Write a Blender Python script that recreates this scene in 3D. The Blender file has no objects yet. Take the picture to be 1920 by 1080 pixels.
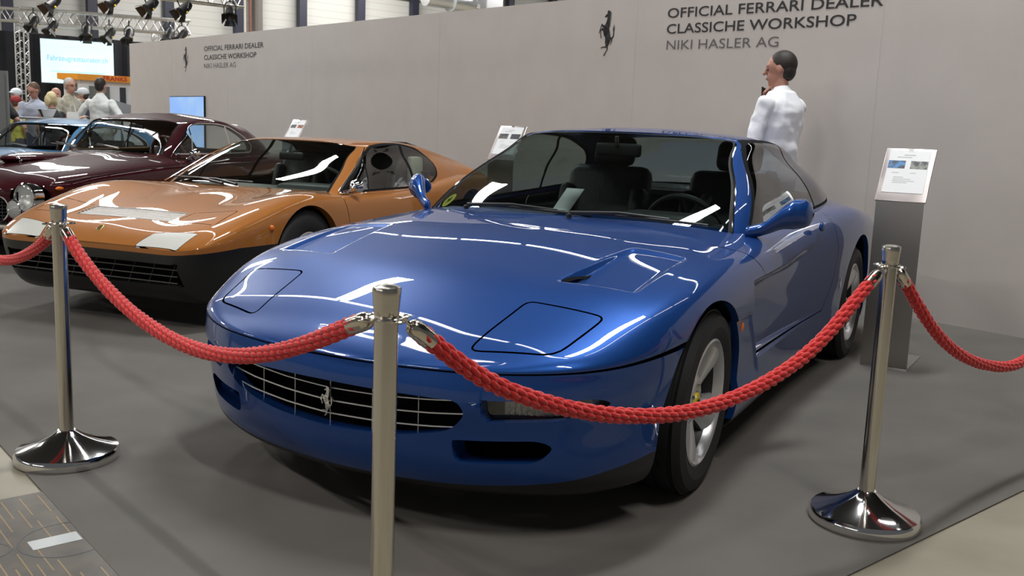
import bpy, bmesh, math, random
import numpy as np
from mathutils import Vector, Matrix
random.seed(7); rng = np.random.default_rng(7)
SC = bpy.context.scene
COL = SC.collection
PI = math.pi
# ------------------------------------------------------------------ camera
PITCH, ROLL, CAM_H, FPX = 0.161383, 0.0387114, 1.24072, 1804.53
_f = Vector((0, math.cos(PITCH), -math.sin(PITCH))); _u = Vector((0, math.sin(PITCH), math.cos(PITCH))); _x = Vector((1, 0, 0))
_r2 = _x * math.cos(ROLL) + _u * math.sin(ROLL); _u2 = -_x * math.sin(ROLL) + _u * math.cos(ROLL)
cam_d = bpy.data.cameras.new('camera'); cam = bpy.data.objects.new('camera', cam_d); COL.objects.link(cam)
cam.matrix_world = Matrix(((_r2.x, _u2.x, -_f.x, 0), (_r2.y, _u2.y, -_f.y, 0), (_r2.z, _u2.z, -_f.z, CAM_H), (0, 0, 0, 1)))
cam_d.sensor_width = 36; cam_d.lens = 36 * FPX / 1920; cam_d.clip_start = 0.05; cam_d.clip_end = 200
cam_d.dof.use_dof = True; cam_d.dof.focus_distance = 3.3; cam_d.dof.aperture_fstop = 13.0
SC.camera = cam
# ------------------------------------------------------------------ colour management, world
SC.view_settings.view_transform = 'Standard'; SC.view_settings.look = 'None'
SC.view_settings.exposure = 0.0; SC.view_settings.gamma = 1.0
try: SC.view_settings.use_curve_mapping = False
except Exception: pass
wd = bpy.data.worlds.new('hall_air'); SC.world = wd; wd.use_nodes = True
wd.node_tree.nodes['Background'].inputs[0].default_value = (0.95, 1.0, 1.05, 1)
wd.node_tree.nodes['Background'].inputs[1].default_value = 0.10
WALL_A = math.radians(-49.96)                       # direction of the back wall in plan
WD = Vector((math.cos(WALL_A), math.sin(WALL_A), 0)); WN = Vector((math.sin(WALL_A), -math.cos(WALL_A), 0))   # along wall (to the right), out of wall (to the stand)
WP = Vector((2.6425, 7.2885, 0))
def on_wall(s, z, out=0.0): return WP + WD * s + WN * out + Vector((0, 0, z))
def stand(s, o, z=0.0): return WP + WD * s + WN * o + Vector((0, 0, z))     # plan coordinates of the stand
# ------------------------------------------------------------------ lamps of the hall, and fill lamps added to it
def area(name, loc, size, sy, power, rot=(0, 0, WALL_A), color=(1, .97, .93)):
    l = bpy.data.lights.new(name, 'AREA'); l.shape = 'RECTANGLE'; l.size = size; l.size_y = sy; l.energy = power; l.color = color
    o = bpy.data.objects.new(name, l); COL.objects.link(o); o.location = loc; o.rotation_euler = rot; return o
for s in (-18.6, -9.2, .35): area('roof_panel_lamp', stand(s, 1.5, 8.9), .62, 2.4, 540, color=(.96, 1, 1))
for s, o in ((-10.5, 12.5), (-4.5, 12.5), (1.5, 12.5), (5.5, 5.5), (-17, 8)): area('fill_lamp', stand(s, o, 7.6), 2.6, .16, 300)  # added lamps without a seen source, for soft fill around the stand
for s, o in ((-30, 6), (-30, 18), (-30, -8), (-22, 0)): area('fill_lamp', stand(s, o, 8.6), 6.0, 1.2, 900)  # added lamps, brighten the far left of the hall
for x, y in ((-6, 42), (4, 47), (14, 52)): area('fill_lamp', (x, y, 8.9), 6.0, 1.2, 1100, rot=(0, 0, math.radians(40)))  # added lamps, lighten the right part of the far wall
# rows of lamps far down the hall, behind the viewer
for s, o in ((-14, 42), (6, 38)):
    p = stand(s, o, 6.6); area('far_hall_lamp', p, 15, .35, 420, rot=(stand(-3, 3, 1.0) - p).to_track_quat('-Z', 'Y').to_euler())
# haze-free hall: no volumetrics
# ================================================================== helpers
_mats = {}
def mat(name, col=(.8, .8, .8), rough=.5, metal=0.0, coat=0.0, coat_rough=.03, spec=.5, emit=None, estr=0.0, noise=None, bump=None, alpha=1.0, sheen=0):
    if name in _mats: return _mats[name]
    m = bpy.data.materials.new(name); m.use_nodes = True; nt = m.node_tree; b = nt.nodes['Principled BSDF']
    b.inputs['Base Color'].default_value = (*col, 1); b.inputs['Roughness'].default_value = rough; b.inputs['Metallic'].default_value = metal
    b.inputs['Coat Weight'].default_value = coat; b.inputs['Coat Roughness'].default_value = coat_rough; b.inputs['Specular IOR Level'].default_value = spec
    if sheen: b.inputs['Sheen Weight'].default_value = sheen
    if emit: b.inputs['Emission Color'].default_value = (*emit, 1); b.inputs['Emission Strength'].default_value = estr
    tc = None
    if noise or bump: tc = nt.nodes.new('ShaderNodeTexCoord')
    if noise:                                   # (scale, colour2, lo, hi, detail)
        n = nt.nodes.new('ShaderNodeTexNoise'); n.inputs['Scale'].default_value = noise[0]; n.inputs['Detail'].default_value = noise[4] if len(noise) > 4 else 4
        r = nt.nodes.new('ShaderNodeMapRange'); r.inputs[1].default_value = noise[2]; r.inputs[2].default_value = noise[3]
        x = nt.nodes.new('ShaderNodeMix'); x.data_type = 'RGBA'; x.inputs[6].default_value = (*col, 1); x.inputs[7].default_value = (*noise[1], 1)
        nt.links.new(tc.outputs['Object'], n.inputs['Vector']); nt.links.new(n.outputs[0], r.inputs[0]); nt.links.new(r.outputs[0], x.inputs[0]); nt.links.new(x.outputs[2], b.inputs['Base Color'])
    if bump:                                    # (scale, strength, distance)
        n = nt.nodes.new('ShaderNodeTexNoise'); n.inputs['Scale'].default_value = bump[0]; n.inputs['Detail'].default_value = 3
        u = nt.nodes.new('ShaderNodeBump'); u.inputs['Strength'].default_value = bump[1]; u.inputs['Distance'].default_value = bump[2]
        nt.links.new(tc.outputs['Object'], n.inputs['Vector']); nt.links.new(n.outputs[0], u.inputs['Height']); nt.links.new(u.outputs[0], b.inputs['Normal'])
    _mats[name] = m; return m
def glass_mat(name, tint=(.8, .86, .84), boost=1.0):
    if name in _mats: return _mats[name]
    m = bpy.data.materials.new(name); m.use_nodes = True; nt = m.node_tree; nt.nodes.remove(nt.nodes['Principled BSDF'])
    t = nt.nodes.new('ShaderNodeBsdfTransparent'); t.inputs[0].default_value = (*tint, 1)
    g = nt.nodes.new('ShaderNodeBsdfGlossy'); g.inputs['Roughness'].default_value = 0.015; g.inputs[0].default_value = (1, 1, 1, 1)
    lw = nt.nodes.new('ShaderNodeLayerWeight'); lw.inputs[0].default_value = .5
    p = nt.nodes.new('ShaderNodeMath'); p.operation = 'POWER'; p.inputs[1].default_value = 4.0
    a = nt.nodes.new('ShaderNodeMath'); a.operation = 'MULTIPLY_ADD'; a.inputs[1].default_value = .85; a.inputs[2].default_value = .06 * boost
    x = nt.nodes.new('ShaderNodeMixShader')
    nt.links.new(lw.outputs['Facing'], p.inputs[0]); nt.links.new(p.outputs[0], a.inputs[0]); nt.links.new(a.outputs[0], x.inputs[0])
    nt.links.new(t.outputs[0], x.inputs[1]); nt.links.new(g.outputs[0], x.inputs[2]); nt.links.new(x.outputs[0], nt.nodes['Material Output'].inputs[0])
    _mats[name] = m; return m
def paint(name, col, flake, metal=.55, rough=.32):
    if name in _mats: return _mats[name]
    m = mat(name, col, rough, metal, coat=1.0, coat_rough=.012, spec=.06, noise=(1400, flake, .45, .75, 1)); return m

def props(o, label=None, cat=None, group=None, kind=None):
    if label: o['label'] = label
    if cat: o['category'] = cat
    if group: o['group'] = group
    if kind: o['kind'] = kind
    return o
def empty(name, loc=(0, 0, 0), rz=0.0, label=None, cat=None, group=None, kind=None):
    o = bpy.data.objects.new(name, None); o.empty_display_size = .1; COL.objects.link(o); o.location = loc; o.rotation_euler = (0, 0, rz)
    return props(o, label, cat, group, kind)
def mesh_obj(name, verts, faces, m, parent=None, smooth=True, normals=None, auto=None, label=None, loc=None, rot=None):
    me = bpy.data.meshes.new(name); me.from_pydata([tuple(map(float, v)) for v in verts], [], [tuple(int(i) for i in f) for f in faces]); me.update()
    if smooth: me.polygons.foreach_set('use_smooth', [True] * len(me.polygons))
    if normals is not None: me.normals_split_custom_set_from_vertices([tuple(map(float, n)) for n in normals])
    elif auto is not None and smooth:
        try: me.set_sharp_from_angle(angle=math.radians(auto))
        except Exception: pass
    if isinstance(m, (list, tuple)):
        for q in m: me.materials.append(q)
    else: me.materials.append(m)
    o = bpy.data.objects.new(name, me); COL.objects.link(o)
    if parent is not None: o.parent = parent
    if loc is not None: o.location = loc
    if rot is not None: o.rotation_euler = rot
    if label: o['label'] = label
    return o
def copy_tree(o, parent=None):
    c = o.copy(); COL.objects.link(c); c.parent = parent
    if parent is not None: c.matrix_parent_inverse = o.matrix_parent_inverse
    for ch in [q for q in bpy.data.objects if q.parent == o and q != c]: copy_tree(ch, c)
    return c
class MB:
    """collects simple shapes into one mesh"""
    def __init__(s): s.v = []; s.f = []
    def add(s, V, F):
        n = len(s.v); s.v.extend([tuple(map(float, q)) for q in V]); s.f.extend([[i + n for i in f] for f in F]); return s
    def box(s, c, d, rz=0.0, bev=0.0, R=None):
        x, y, z = [q / 2 for q in d]; R = R or Matrix.Rotation(rz, 3, 'Z')
        if bev <= 0:
            P = [Vector((a, b, e)) for e in (-z, z) for a, b in ((-x, -y), (x, -y), (x, y), (-x, y))]
            F = [(3, 2, 1, 0), (4, 5, 6, 7), (0, 1, 5, 4), (1, 2, 6, 5), (2, 3, 7, 6), (3, 0, 4, 7)]
        else:
            b = min(bev, x * .98, y * .98, z * .98); P = []; 
            bm = bmesh.new(); bmesh.ops.create_cube(bm, size=1.0)
            for q in bm.verts: q.co = Vector((q.co.x * 2 * x, q.co.y * 2 * y, q.co.z * 2 * z))
            bmesh.ops.bevel(bm, geom=list(bm.edges), offset=b, segments=3, profile=.5, affect='EDGES')
            bm.verts.index_update(); P = [q.co.copy() for q in bm.verts]; F = [[q.index for q in f.verts] for f in bm.faces]; bm.free()
        return s.add([R @ p + Vector(c) for p in P], F)
    def tube(s, pts, r, n=8, closed=False, caps=True, up=None):
        pts = [Vector(p) for p in pts]; N = len(pts); rr = r if isinstance(r, (list, tuple, np.ndarray)) else [r] * N
        V = []; F = []; prev = None
        for i, p in enumerate(pts):
            if closed: t = pts[(i + 1) % N] - pts[i - 1]
            else: t = pts[min(i + 1, N - 1)] - pts[max(i - 1, 0)]
            if t.length < 1e-9: t = Vector((0, 0, 1))
            t.normalize()
            if prev is None:
                a = Vector(up) if up else (Vector((0, 0, 1)) if abs(t.z) < .9 else Vector((1, 0, 0)))
                u = (a - t * a.dot(t)).normalized()
            else:
                u = prev - t * prev.dot(t); u = u.normalized() if u.length > 1e-6 else t.orthogonal().normalized()
            prev = u; w = t.cross(u)
            for k in range(n):
                a = 2 * PI * k / n; V.append(p + (u * math.cos(a) + w * math.sin(a)) * rr[i])
        M = N if closed else N - 1
        for i in range(M):
            for k in range(n):
                a = i * n + k; b = i * n + (k + 1) % n; c = ((i + 1) % N) * n + (k + 1) % n; d = ((i + 1) % N) * n + k
                F.append((a, b, c, d))
        if caps and not closed: F.append(list(range(n))[::-1]); F.append([(N - 1) * n + k for k in range(n)])
        return s.add(V, F)
    def lathe(s, prof, n=32, M=None, a0=0, a1=2 * PI):
        """prof: [(r,z)] around z"""
        full = abs(a1 - a0 - 2 * PI) < 1e-6; V = []; F = []; c = n if full else n + 1
        for r, z in prof:
            for k in range(c):
                a = a0 + (a1 - a0) * k / n; V.append(Vector((r * math.cos(a), r * math.sin(a), z)))
        for i in range(len(prof) - 1):
            for k in range(n):
                k2 = (k + 1) % c; F.append((i * c + k, i * c + k2, (i + 1) * c + k2, (i + 1) * c + k))
        if M is not None: V = [M @ p for p in V]
        return s.add(V, F)
    def sphere(s, c, r, nu=16, nv=10, R=None):
        r = r if hasattr(r, '__len__') else (r, r, r); V = []; F = []
        for j in range(nv + 1):
            t = PI * j / nv
            for i in range(nu):
                a = 2 * PI * i / nu; p = Vector((r[0] * math.sin(t) * math.cos(a), r[1] * math.sin(t) * math.sin(a), r[2] * math.cos(t)))
                V.append((R @ p if R else p) + Vector(c))
        for j in range(nv):
            for i in range(nu): F.append((j * nu + i, (j + 1) * nu + i, (j + 1) * nu + (i + 1) % nu, j * nu + (i + 1) % nu))
        return s.add(V, F)
    def prism(s, poly, z0, z1, M=None):
        """poly: 2-D outline, extruded along z"""
        n = len(poly); V = [Vector((x, y, z0)) for x, y in poly] + [Vector((x, y, z1)) for x, y in poly]
        if M is not None: V = [M @ p for p in V]
        F = [list(range(n))[::-1], list(range(n, 2 * n))] + [(i, (i + 1) % n, n + (i + 1) % n, n + i) for i in range(n)]
        return s.add(V, F)
    def obj(s, name, m, parent=None, smooth=True, auto=35, label=None, loc=None, rot=None):
        return mesh_obj(name, s.v, s.f, m, parent, smooth, None, auto, label, loc, rot)
# ------------------------------------------------------------------ spline skins
def nspline(t, Y, tq):
    """natural cubic spline through (t, Y[...]) along axis 0"""
    t = np.asarray(t, float); n = len(t); h = np.diff(t); A = np.zeros((n, n)); B = np.zeros((n,) + Y.shape[1:])
    A[0, 0] = A[-1, -1] = 1
    for i in range(1, n - 1):
        A[i, i - 1] = h[i - 1]; A[i, i] = 2 * (h[i - 1] + h[i]); A[i, i + 1] = h[i]
        B[i] = 6 * ((Y[i + 1] - Y[i]) / h[i] - (Y[i] - Y[i - 1]) / h[i - 1])
    M = np.linalg.solve(A, B.reshape(n, -1)).reshape(Y.shape)
    k = np.clip(np.searchsorted(t, tq, side='right') - 1, 0, n - 2); hh = h[k]; sh = (-1,) + (1,) * (Y.ndim - 1)
    a = ((t[k + 1] - tq) / hh).reshape(sh); b = ((tq - t[k]) / hh).reshape(sh); hh = hh.reshape(sh)
    return a * Y[k] + b * Y[k + 1] + ((a ** 3 - a) * M[k] + (b ** 3 - b) * M[k + 1]) * hh * hh / 6
MIR = np.array([1, -1, 1.0])
class Skin:
    """half car skin: rows = stations around the plan outline, columns = lines from sill to centre"""
    def __init__(s, P, ns, nk, top_mirror=True, end_mirror=True, bu={}, bv={}):
        P = np.asarray(P, float); S, K, _ = P.shape
        G = np.concatenate([P[3:0:-1] * MIR, P] + ([P[-2:-4:-1] * MIR] if end_mirror else []), 0)
        if top_mirror: G = np.concatenate([G, G[:, -2:-4:-1] * MIR], 1)
        d = np.linalg.norm(np.diff(G, axis=0), axis=2).mean(1) + 1e-4; tu = np.concatenate([[0], np.cumsum(d)]); tu -= tu[3]
        d = np.linalg.norm(np.diff(G, axis=1), axis=2); d = np.percentile(d, 60, axis=0) + 1e-3; tv = np.concatenate([[0], np.cumsum(d)])
        s.tu = tu[3:3 + S]; s.tv = tv[:K]; uq = s._dense(s.tu, ns, bu); vq = s._dense(s.tv, nk, bv)
        X = nspline(tu, G, uq); X = nspline(tv, np.swapaxes(X, 0, 1), vq); X = np.swapaxes(X, 0, 1).copy()
        X[:, :, 1] = np.maximum(X[:, :, 1], 0)
        X[0, :, 1] = 0
        if top_mirror: X[:, -1, 1] = 0
        if end_mirror: X[-1, :, 1] = 0
        # station / line index of each vertex as parameter
        s.U = np.interp(uq, s.tu, np.arange(S)); s.W = np.interp(vq, s.tv, np.arange(K)); s.X = X
    @staticmethod
    def _dense(t, n, boost):
        L = t[-1] - t[0]; o = [t[0]]
        for i, (a, b) in enumerate(zip(t[:-1], t[1:])):
            m = max(3, int(round(n * (b - a) / L * boost.get(i, 1)))); o += list(np.linspace(a, b, m + 1)[1:])
        return np.array(o)
    def finish(s):
        X = s.X; nu, nv, _ = X.shape
        E = np.concatenate([X[1:2] * MIR, X, X[-2:-1] * MIR], 0); du = E[2:] - E[:-2]
        E = np.concatenate([X[:, :1] * 2 - X[:, 1:2], X, X[:, -2:-1] * MIR], 1); dv = E[:, 2:] - E[:, :-2]
        N = np.cross(dv, du); L = np.linalg.norm(N, axis=2, keepdims=True)
        N = N / np.maximum(L, 1e-12)
        if N[nu // 2, nv // 3, 1] < 0: N = -N
        N[0, :, 1] = 0; N[:, -1, 1] = 0
        N /= np.maximum(np.linalg.norm(N, axis=2, keepdims=True), 1e-9)
        s.N = N
        V = X.reshape(-1, 3); U = np.repeat(s.U, nv); W = np.tile(s.W, nu)
        i, j = np.meshgrid(np.arange(nu - 1), np.arange(nv - 1), indexing='ij'); a = (i * nv + j).ravel()
        F = np.stack([a, a + nv, a + nv + 1, a + 1], 1)
        # orientation: outward
        f = F[len(F) // 2 - nv // 2]
        P = [V[q] for q in f]; nn = np.cross(P[1] - P[0], P[2] - P[0])
        if nn @ N.reshape(-1, 3)[f[0]] < 0: F = F[:, ::-1]
        return PolySkin(V, N.reshape(-1, 3), np.stack([U, W], 1), F.tolist())
class PolySkin:
    def __init__(s, V, N, UV, F):
        s.A = np.concatenate([V, N, UV], 1); s.F = F; s.lab = ['body'] * len(F)
    V = property(lambda s: s.A[:, :3])
    def cut(s, g):
        """g(A) -> signed value per vertex; split every face crossing zero"""
        gv = np.asarray(g(s.A), float); gv = np.where(np.abs(gv) < 1e-9, 1e-9, gv); pos = gv > 0
        new = []; cache = {}; n0 = len(s.A); F2 = []; L2 = []
        def mid(a, b):
            k = (a, b) if a < b else (b, a)
            if k not in cache:
                t = gv[a] / (gv[a] - gv[b]); q = s.A[a] * (1 - t) + s.A[b] * t; q[3:6] /= max(np.linalg.norm(q[3:6]), 1e-9)
                cache[k] = n0 + len(new); new.append(q)
            return cache[k]
        for f, l in zip(s.F, s.lab):
            p = [pos[i] for i in f]
            if all(p) or not any(p): F2.append(f); L2.append(l); continue
            A = []; B = []; m = len(f)
            for i in range(m):
                a, b = f[i], f[(i + 1) % m]
                (A if pos[a] else B).append(a)
                if pos[a] != pos[b]: q = mid(a, b); A.append(q); B.append(q)
            for poly in (A, B):
                if len(poly) >= 3: F2.append(poly); L2.append(l)
        if new: s.A = np.concatenate([s.A, np.array(new)], 0)
        s.F = F2; s.lab = L2; return s
    def cent(s):
        return np.array([s.A[f].mean(0) for f in s.F])
    def relabel(s, g, new, old=None):
        c = s.cent(); v = np.asarray(g(c)) < 0
        for i in range(len(s.F)):
            if v[i] and (old is None or s.lab[i] in old): s.lab[i] = new
        return s
    def region(s, g, new, old=None): s.cut(g); return s.relabel(g, new, old)
    def band(s, d, w, new, old=None):
        s.cut(lambda A: d(A) - w); s.cut(lambda A: d(A) + w); return s.relabel(lambda A: np.abs(d(A)) - w, new, old)
    def rim(s, label, other, vec, keep=None):
        """strip hanging from the edges that part `label` shares with `other` (list), extruded by vec(point)"""
        own = {}; oth = set()
        for f, l in zip(s.F, s.lab):
            for i in range(len(f)):
                a, b = f[i], f[(i + 1) % len(f)]
                if l in label: own[(a, b)] = 1
                elif l in other: oth.add((a, b))
        V = []; F = []
        for (a, b) in own:
            if (b, a) in oth:
                pa, pb = s.A[a, :3], s.A[b, :3]
                if keep is not None and not keep((pa + pb) / 2): continue
                n = len(V); V += [pa, pb, pb + vec(pb), pa + vec(pa)]; F.append([n + 1, n, n + 3, n + 2])
        return V, F
    def near(s, cond, cols, q, k=4):
        """interpolate a surface point from projected coordinates"""
        I = np.nonzero(cond(s.A))[0]; D = np.linalg.norm(s.A[I][:, cols] - np.asarray(q), axis=1); o = np.argsort(D)[:k]
        w = 1 / (D[o] + 1e-4) ** 2; w /= w.sum(); return (s.A[I[o]] * w[:, None]).sum(0)
    def part(s, labels, name, m, parent, mirror=True, off=0.0, extra=None, label=None, only=None):
        if isinstance(labels, str): labels = [labels]
        Fs = [f for f, l in zip(s.F, s.lab) if l in labels]
        if not Fs: print('EMPTY PART', name); return None
        ids = sorted({i for f in Fs for i in f}); mp = {i: k for k, i in enumerate(ids)}; V = s.A[ids, :3] - off * s.A[ids, 3:6]; N = s.A[ids, 3:6]
        F = [[mp[i] for i in f] for f in Fs]
        def mir(V, N, F):
            n = len(V); seam = np.abs(V[:, 1]) < 1e-5; mp2 = np.where(seam, np.arange(n), n + np.cumsum(~seam) - 1)
            return np.concatenate([V, V[~seam] * MIR]), np.concatenate([N, N[~seam] * MIR]), F + [[int(mp2[i]) for i in f[::-1]] for f in F]
        if mirror is True: V, N, F = mir(V, N, F)
        elif mirror == 'other': V = V * MIR; N = N * MIR; F = [f[::-1] for f in F]
        if extra is not None and len(extra[1]):
            eV = np.array(extra[0]); eF = [list(f) for f in extra[1]]
            if mirror is True: m0 = len(eV); eF = eF + [[i + m0 for i in f[::-1]] for f in eF]; eV = np.concatenate([eV, eV * MIR])
            elif mirror == 'other': eV = eV * MIR; eF = [f[::-1] for f in eF]
            eN = np.zeros_like(eV)
            for f in eF:
                nn = np.cross(eV[f[1]] - eV[f[0]], eV[f[2]] - eV[f[0]]); nn = nn / max(np.linalg.norm(nn), 1e-9)
                for i in f: eN[i] = nn
            F = F + [[i + len(V) for i in f] for f in eF]; V = np.concatenate([V, eV]); N = np.concatenate([N, eN])
        o = mesh_obj(name, V, F, m, parent, True, N)
        if label: o['label'] = label
        return o
def poly_sd(P, poly):
    """signed distance (negative inside) of 2-D points to a closed polygon"""
    poly = np.asarray(poly, float); n = len(poly); d = np.full(len(P), 1e9); ins = np.zeros(len(P), bool)
    for i in range(n):
        a, b = poly[i], poly[(i + 1) % n]; e = b - a; w = P - a; t = np.clip((w @ e) / max(e @ e, 1e-12), 0, 1)
        d = np.minimum(d, np.linalg.norm(w - t[:, None] * e, axis=1))
        c = (a[1] <= P[:, 1]) != (b[1] <= P[:, 1]); 
        with np.errstate(divide='ignore', invalid='ignore'):
            x = a[0] + (P[:, 1] - a[1]) / (b[1] - a[1]) * (b[0] - a[0])
        ins ^= c & (P[:, 0] < x)
    return np.where(ins, -d, d)
def line_sd(P, line):
    """signed distance to an open polyline (left positive)"""
    line = np.asarray(line, float); best = np.full(len(P), 1e9); sg = np.ones(len(P)); n = len(line)
    for i in range(n - 1):
        a, b = line[i], line[i + 1]; e = b - a; w = P - a; t = (w @ e) / (e @ e)
        tc = t if n == 2 else np.clip(t, -9 if i == 0 else 0, 9 if i == n - 2 else 1)
        v = w - tc[:, None] * e; d = np.linalg.norm(v, axis=1); c = e[0] * w[:, 1] - e[1] * w[:, 0]
        m = d < best - 1e-9; best = np.where(m, d, best); sg = np.where(m, np.sign(c) + (c == 0), sg)
    return best * sg
def rounded(poly, r, n=5):
    """round the corners of a polygon"""
    out = []; m = len(poly); r = r if hasattr(r, '__len__') else [r] * m
    for i in range(m):
        p = np.array(poly[i], float); a = np.array(poly[i - 1], float); b = np.array(poly[(i + 1) % m], float)
        da, db = a - p, b - p; la, lb = np.linalg.norm(da), np.linalg.norm(db); k = min(r[i], la * .48, lb * .48)
        s, e = p + da / la * k, p + db / lb * k
        for t in np.linspace(0, 1, n): out.append(tuple((1 - t) ** 2 * s + 2 * t * (1 - t) * p + t * t * e))
    return out
def smooth_path(pts, n=8, closed=False):
    P = np.array(pts, float)
    if closed: P = np.concatenate([P[-3:], P, P[:3]])
    t = np.concatenate([[0], np.cumsum(np.linalg.norm(np.diff(P, axis=0), axis=1) + 1e-6)])
    k0, k1 = (3, len(P) - 3) if closed else (0, len(P) - 1); q = []
    for i in range(k0, k1): q += list(np.linspace(t[i], t[i + 1], n, endpoint=False))
    if not closed: q.append(t[-1])
    return nspline(t, P, np.array(q))
def text_obj(name, body, size, m, parent, M, align='LEFT', offset=0.0, extrude=.0015, sx=1.0, spacing=1.0):
    c = bpy.data.curves.new(name, 'FONT'); c.body = body; c.size = size; c.align_x = align; c.offset = offset; c.extrude = extrude; c.space_character = spacing; c.resolution_u = 4
    o = bpy.data.objects.new(name, c); COL.objects.link(o); dg = bpy.context.evaluated_depsgraph_get(); dg.update()
    me = bpy.data.meshes.new_from_object(o.evaluated_get(dg)); bpy.data.objects.remove(o); bpy.data.curves.remove(c)
    me.materials.clear(); me.materials.append(m); me.transform(Matrix.Diagonal((sx, 1, 1, 1))); o = bpy.data.objects.new(name, me); COL.objects.link(o)
    o.parent = parent; o.matrix_local = M; return o
# common materials
M_CHROME = mat('chrome', (.82, .82, .84), .06, 1.0)
M_STEEL = mat('brushed_steel', (.62, .60, .57), .24, 1.0)
M_POLISH = mat('polished_steel', (.72, .71, .70), .09, 1.0)
M_RUBBER = mat('tyre_rubber', (.014, .014, .015), .62, spec=.35)
M_BLACK = mat('black_plastic', (.010, .010, .011), .42)
M_TRIM = mat('black_trim', (.008, .008, .009), .45, spec=.2)
M_VOID = mat('dark_void', (.003, .003, .0035), .9, spec=.1)
M_ALLOY = mat('silver_alloy', (.62, .62, .63), .28, .75, coat=.6)
M_LEATHER = mat('black_leather', (.013, .013, .015), .45, bump=(60, .2, .01))
M_AMBER = mat('amber_lens', (.75, .16, .01), .15, coat=.6)
# ------------------------------------------------------------------ prancing horse emblem (flat mark): overlapping tapered strokes
HORSE = [  # polyline, widths  (drawing units, y downwards)
 ([(462, 222), (500, 205), (535, 190), (565, 150)], [34, 52, 62, 40]), ([(545, 120), (560, 165), (565, 230)], [40, 84, 78]), ([(558, 200), (558, 280), (540, 350), (520, 420)], [70, 74, 96, 130]),
 ([(470, 430), (505, 470), (545, 560), (585, 650)], [100, 150, 140, 100]), ([(500, 420), (470, 480), (490, 560), (540, 650)], [100, 120, 120, 90]), ([(580, 600), (600, 680), (590, 730)], [90, 96, 80]), ([(560, 640), (560, 720)], [110, 90]),
 ([(435, 425), (400, 400), (372, 372), (340, 440), (300, 540)], [52, 46, 34, 22, 20]), ([(420, 480), (385, 470), (346, 478), (346, 580), (368, 645)], [60, 44, 28, 20, 24]),
 ([(590, 700), (575, 770), (552, 820), (562, 880), (515, 940), (475, 995)], [90, 62, 36, 28, 22, 34]), ([(505, 670), (505, 740), (522, 800), (515, 838), (450, 826), (380, 845)], [40, 40, 34, 34, 20, 26]),
 ([(630, 660), (680, 665), (718, 620), (722, 550), (710, 480)], [36, 40, 34, 28, 30]), ([(715, 520), (708, 440), (738, 386)], [22, 16, 4]), ([(722, 530), (726, 470), (752, 420)], [18, 12, 4]), ([(724, 560), (735, 500), (755, 465)], [18, 12, 4]), ([(660, 670), (672, 720), (642, 795)], [34, 26, 4])] + \
 [([(570, y), (x, y + dy)], [34, 4]) for y, x, dy in ((125, 634, 22), (150, 650, 36), (185, 646, 36), (220, 644, 40), (255, 642, 40), (290, 636, 46), (325, 628, 52), (355, 618, 64), (380, 596, 76))] + [([(550, 130), (508, 128)], [30, 6]), ([(550, 130), (543, 104)], [26, 6])]
def horse(parent, M, height, m, thick=.002, name='horse_emblem', label=None):
    mb = MB(); sc = height / 895
    for k, (L, wd) in enumerate(HORSE):
        P = [Vector(((x - 525) * sc, (552 - y) * sc, 0)) for x, y in L]; n = len(P); R_ = []; L_ = []
        for i, p in enumerate(P):
            t = (P[min(i + 1, n - 1)] - P[max(i - 1, 0)]).normalized(); q = Vector((-t.y, t.x, 0)) * wd[i] * sc / 2; L_.append(p + q); R_.append(p - q)
        z = k * thick * .004; up = Vector((0, 0, thick + z)); V = []
        for a, c in zip(L_, R_): V += [a, c, a + up, c + up]
        F = [(0, 1, 3, 2), (4 * n - 4, 4 * n - 2, 4 * n - 1, 4 * n - 3)]
        for i in range(n - 1):
            o = 4 * i; F += [(o + 2, o + 3, o + 7, o + 6), (o, o + 2, o + 6, o + 4), (o + 1, o + 5, o + 7, o + 3)]
        mb.add(V, F)
        for p, w in zip(P, wd):
            if w > 12: mb.add([p + Vector((math.cos(a) * w * sc / 2, math.sin(a) * w * sc / 2, thick + z)) for a in np.linspace(0, 2 * PI, 11)[:-1]], [list(range(10))])
    o = mb.obj(name, m, parent, False); o.matrix_local = M
    if label: o['label'] = label
    return o
# ================================================================== the hall (setting)
def struct(name, mb, m, label=None, auto=35):
    o = mb.obj(name, m, None, True, auto); o['kind'] = 'structure'
    if label: o['label'] = label
    return o
M_WALL = mat('partition_fabric', (.490, .445, .417), .85, noise=(3, (.474, .430, .403), .4, .6), bump=(500, .05, .002))
b = MB(); b.add([(-45, -8, -.002), (40, -8, -.002), (40, 75, -.002), (-45, 75, -.002)], [(0, 1, 2, 3)])
struct('floor', b, mat('concrete_floor', (.255, .230, .172), .6, noise=(2.2, (.195, .177, .13), .35, .65, 6)), 'worn beige concrete hall floor')
# carpet: its two front edges are parallel and square to the back wall
e1 = np.array([-1.904, 3.471]); e2 = np.array([-1.045, 2.464]); f1 = np.array([1.924, 3.41]); f2 = np.array([1.011, 2.639])
def xline(a, b_, c, d):
    r = b_ - a; s_ = d - c; t = ((c[0] - a[0]) * s_[1] - (c[1] - a[1]) * s_[0]) / (r[0] * s_[1] - r[1] * s_[0]); return a + r * t
corner = xline(e1, e2, f1, f2); L = e1 + (e1 - e2) / np.linalg.norm(e1 - e2) * 17; Rr = f1 + (f1 - f2) / np.linalg.norm(f1 - f2) * 4.1; Bk = L + (Rr - corner)
b = MB(); Q = [corner, Rr, Bk, L]; b.add([(q[0], q[1], .0035) for q in Q] + [(q[0], q[1], -.001) for q in Q], [(0, 1, 2, 3), (0, 4, 5, 1), (3, 7, 4, 0)])
cp = b.obj('carpet', mat('grey_carpet', (.138, .128, .117), .95, spec=.12, noise=(2.2, (.114, .106, .097), .35, .7, 8), bump=(900, .25, .002)), None, False); cp['kind'] = 'structure'
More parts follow.
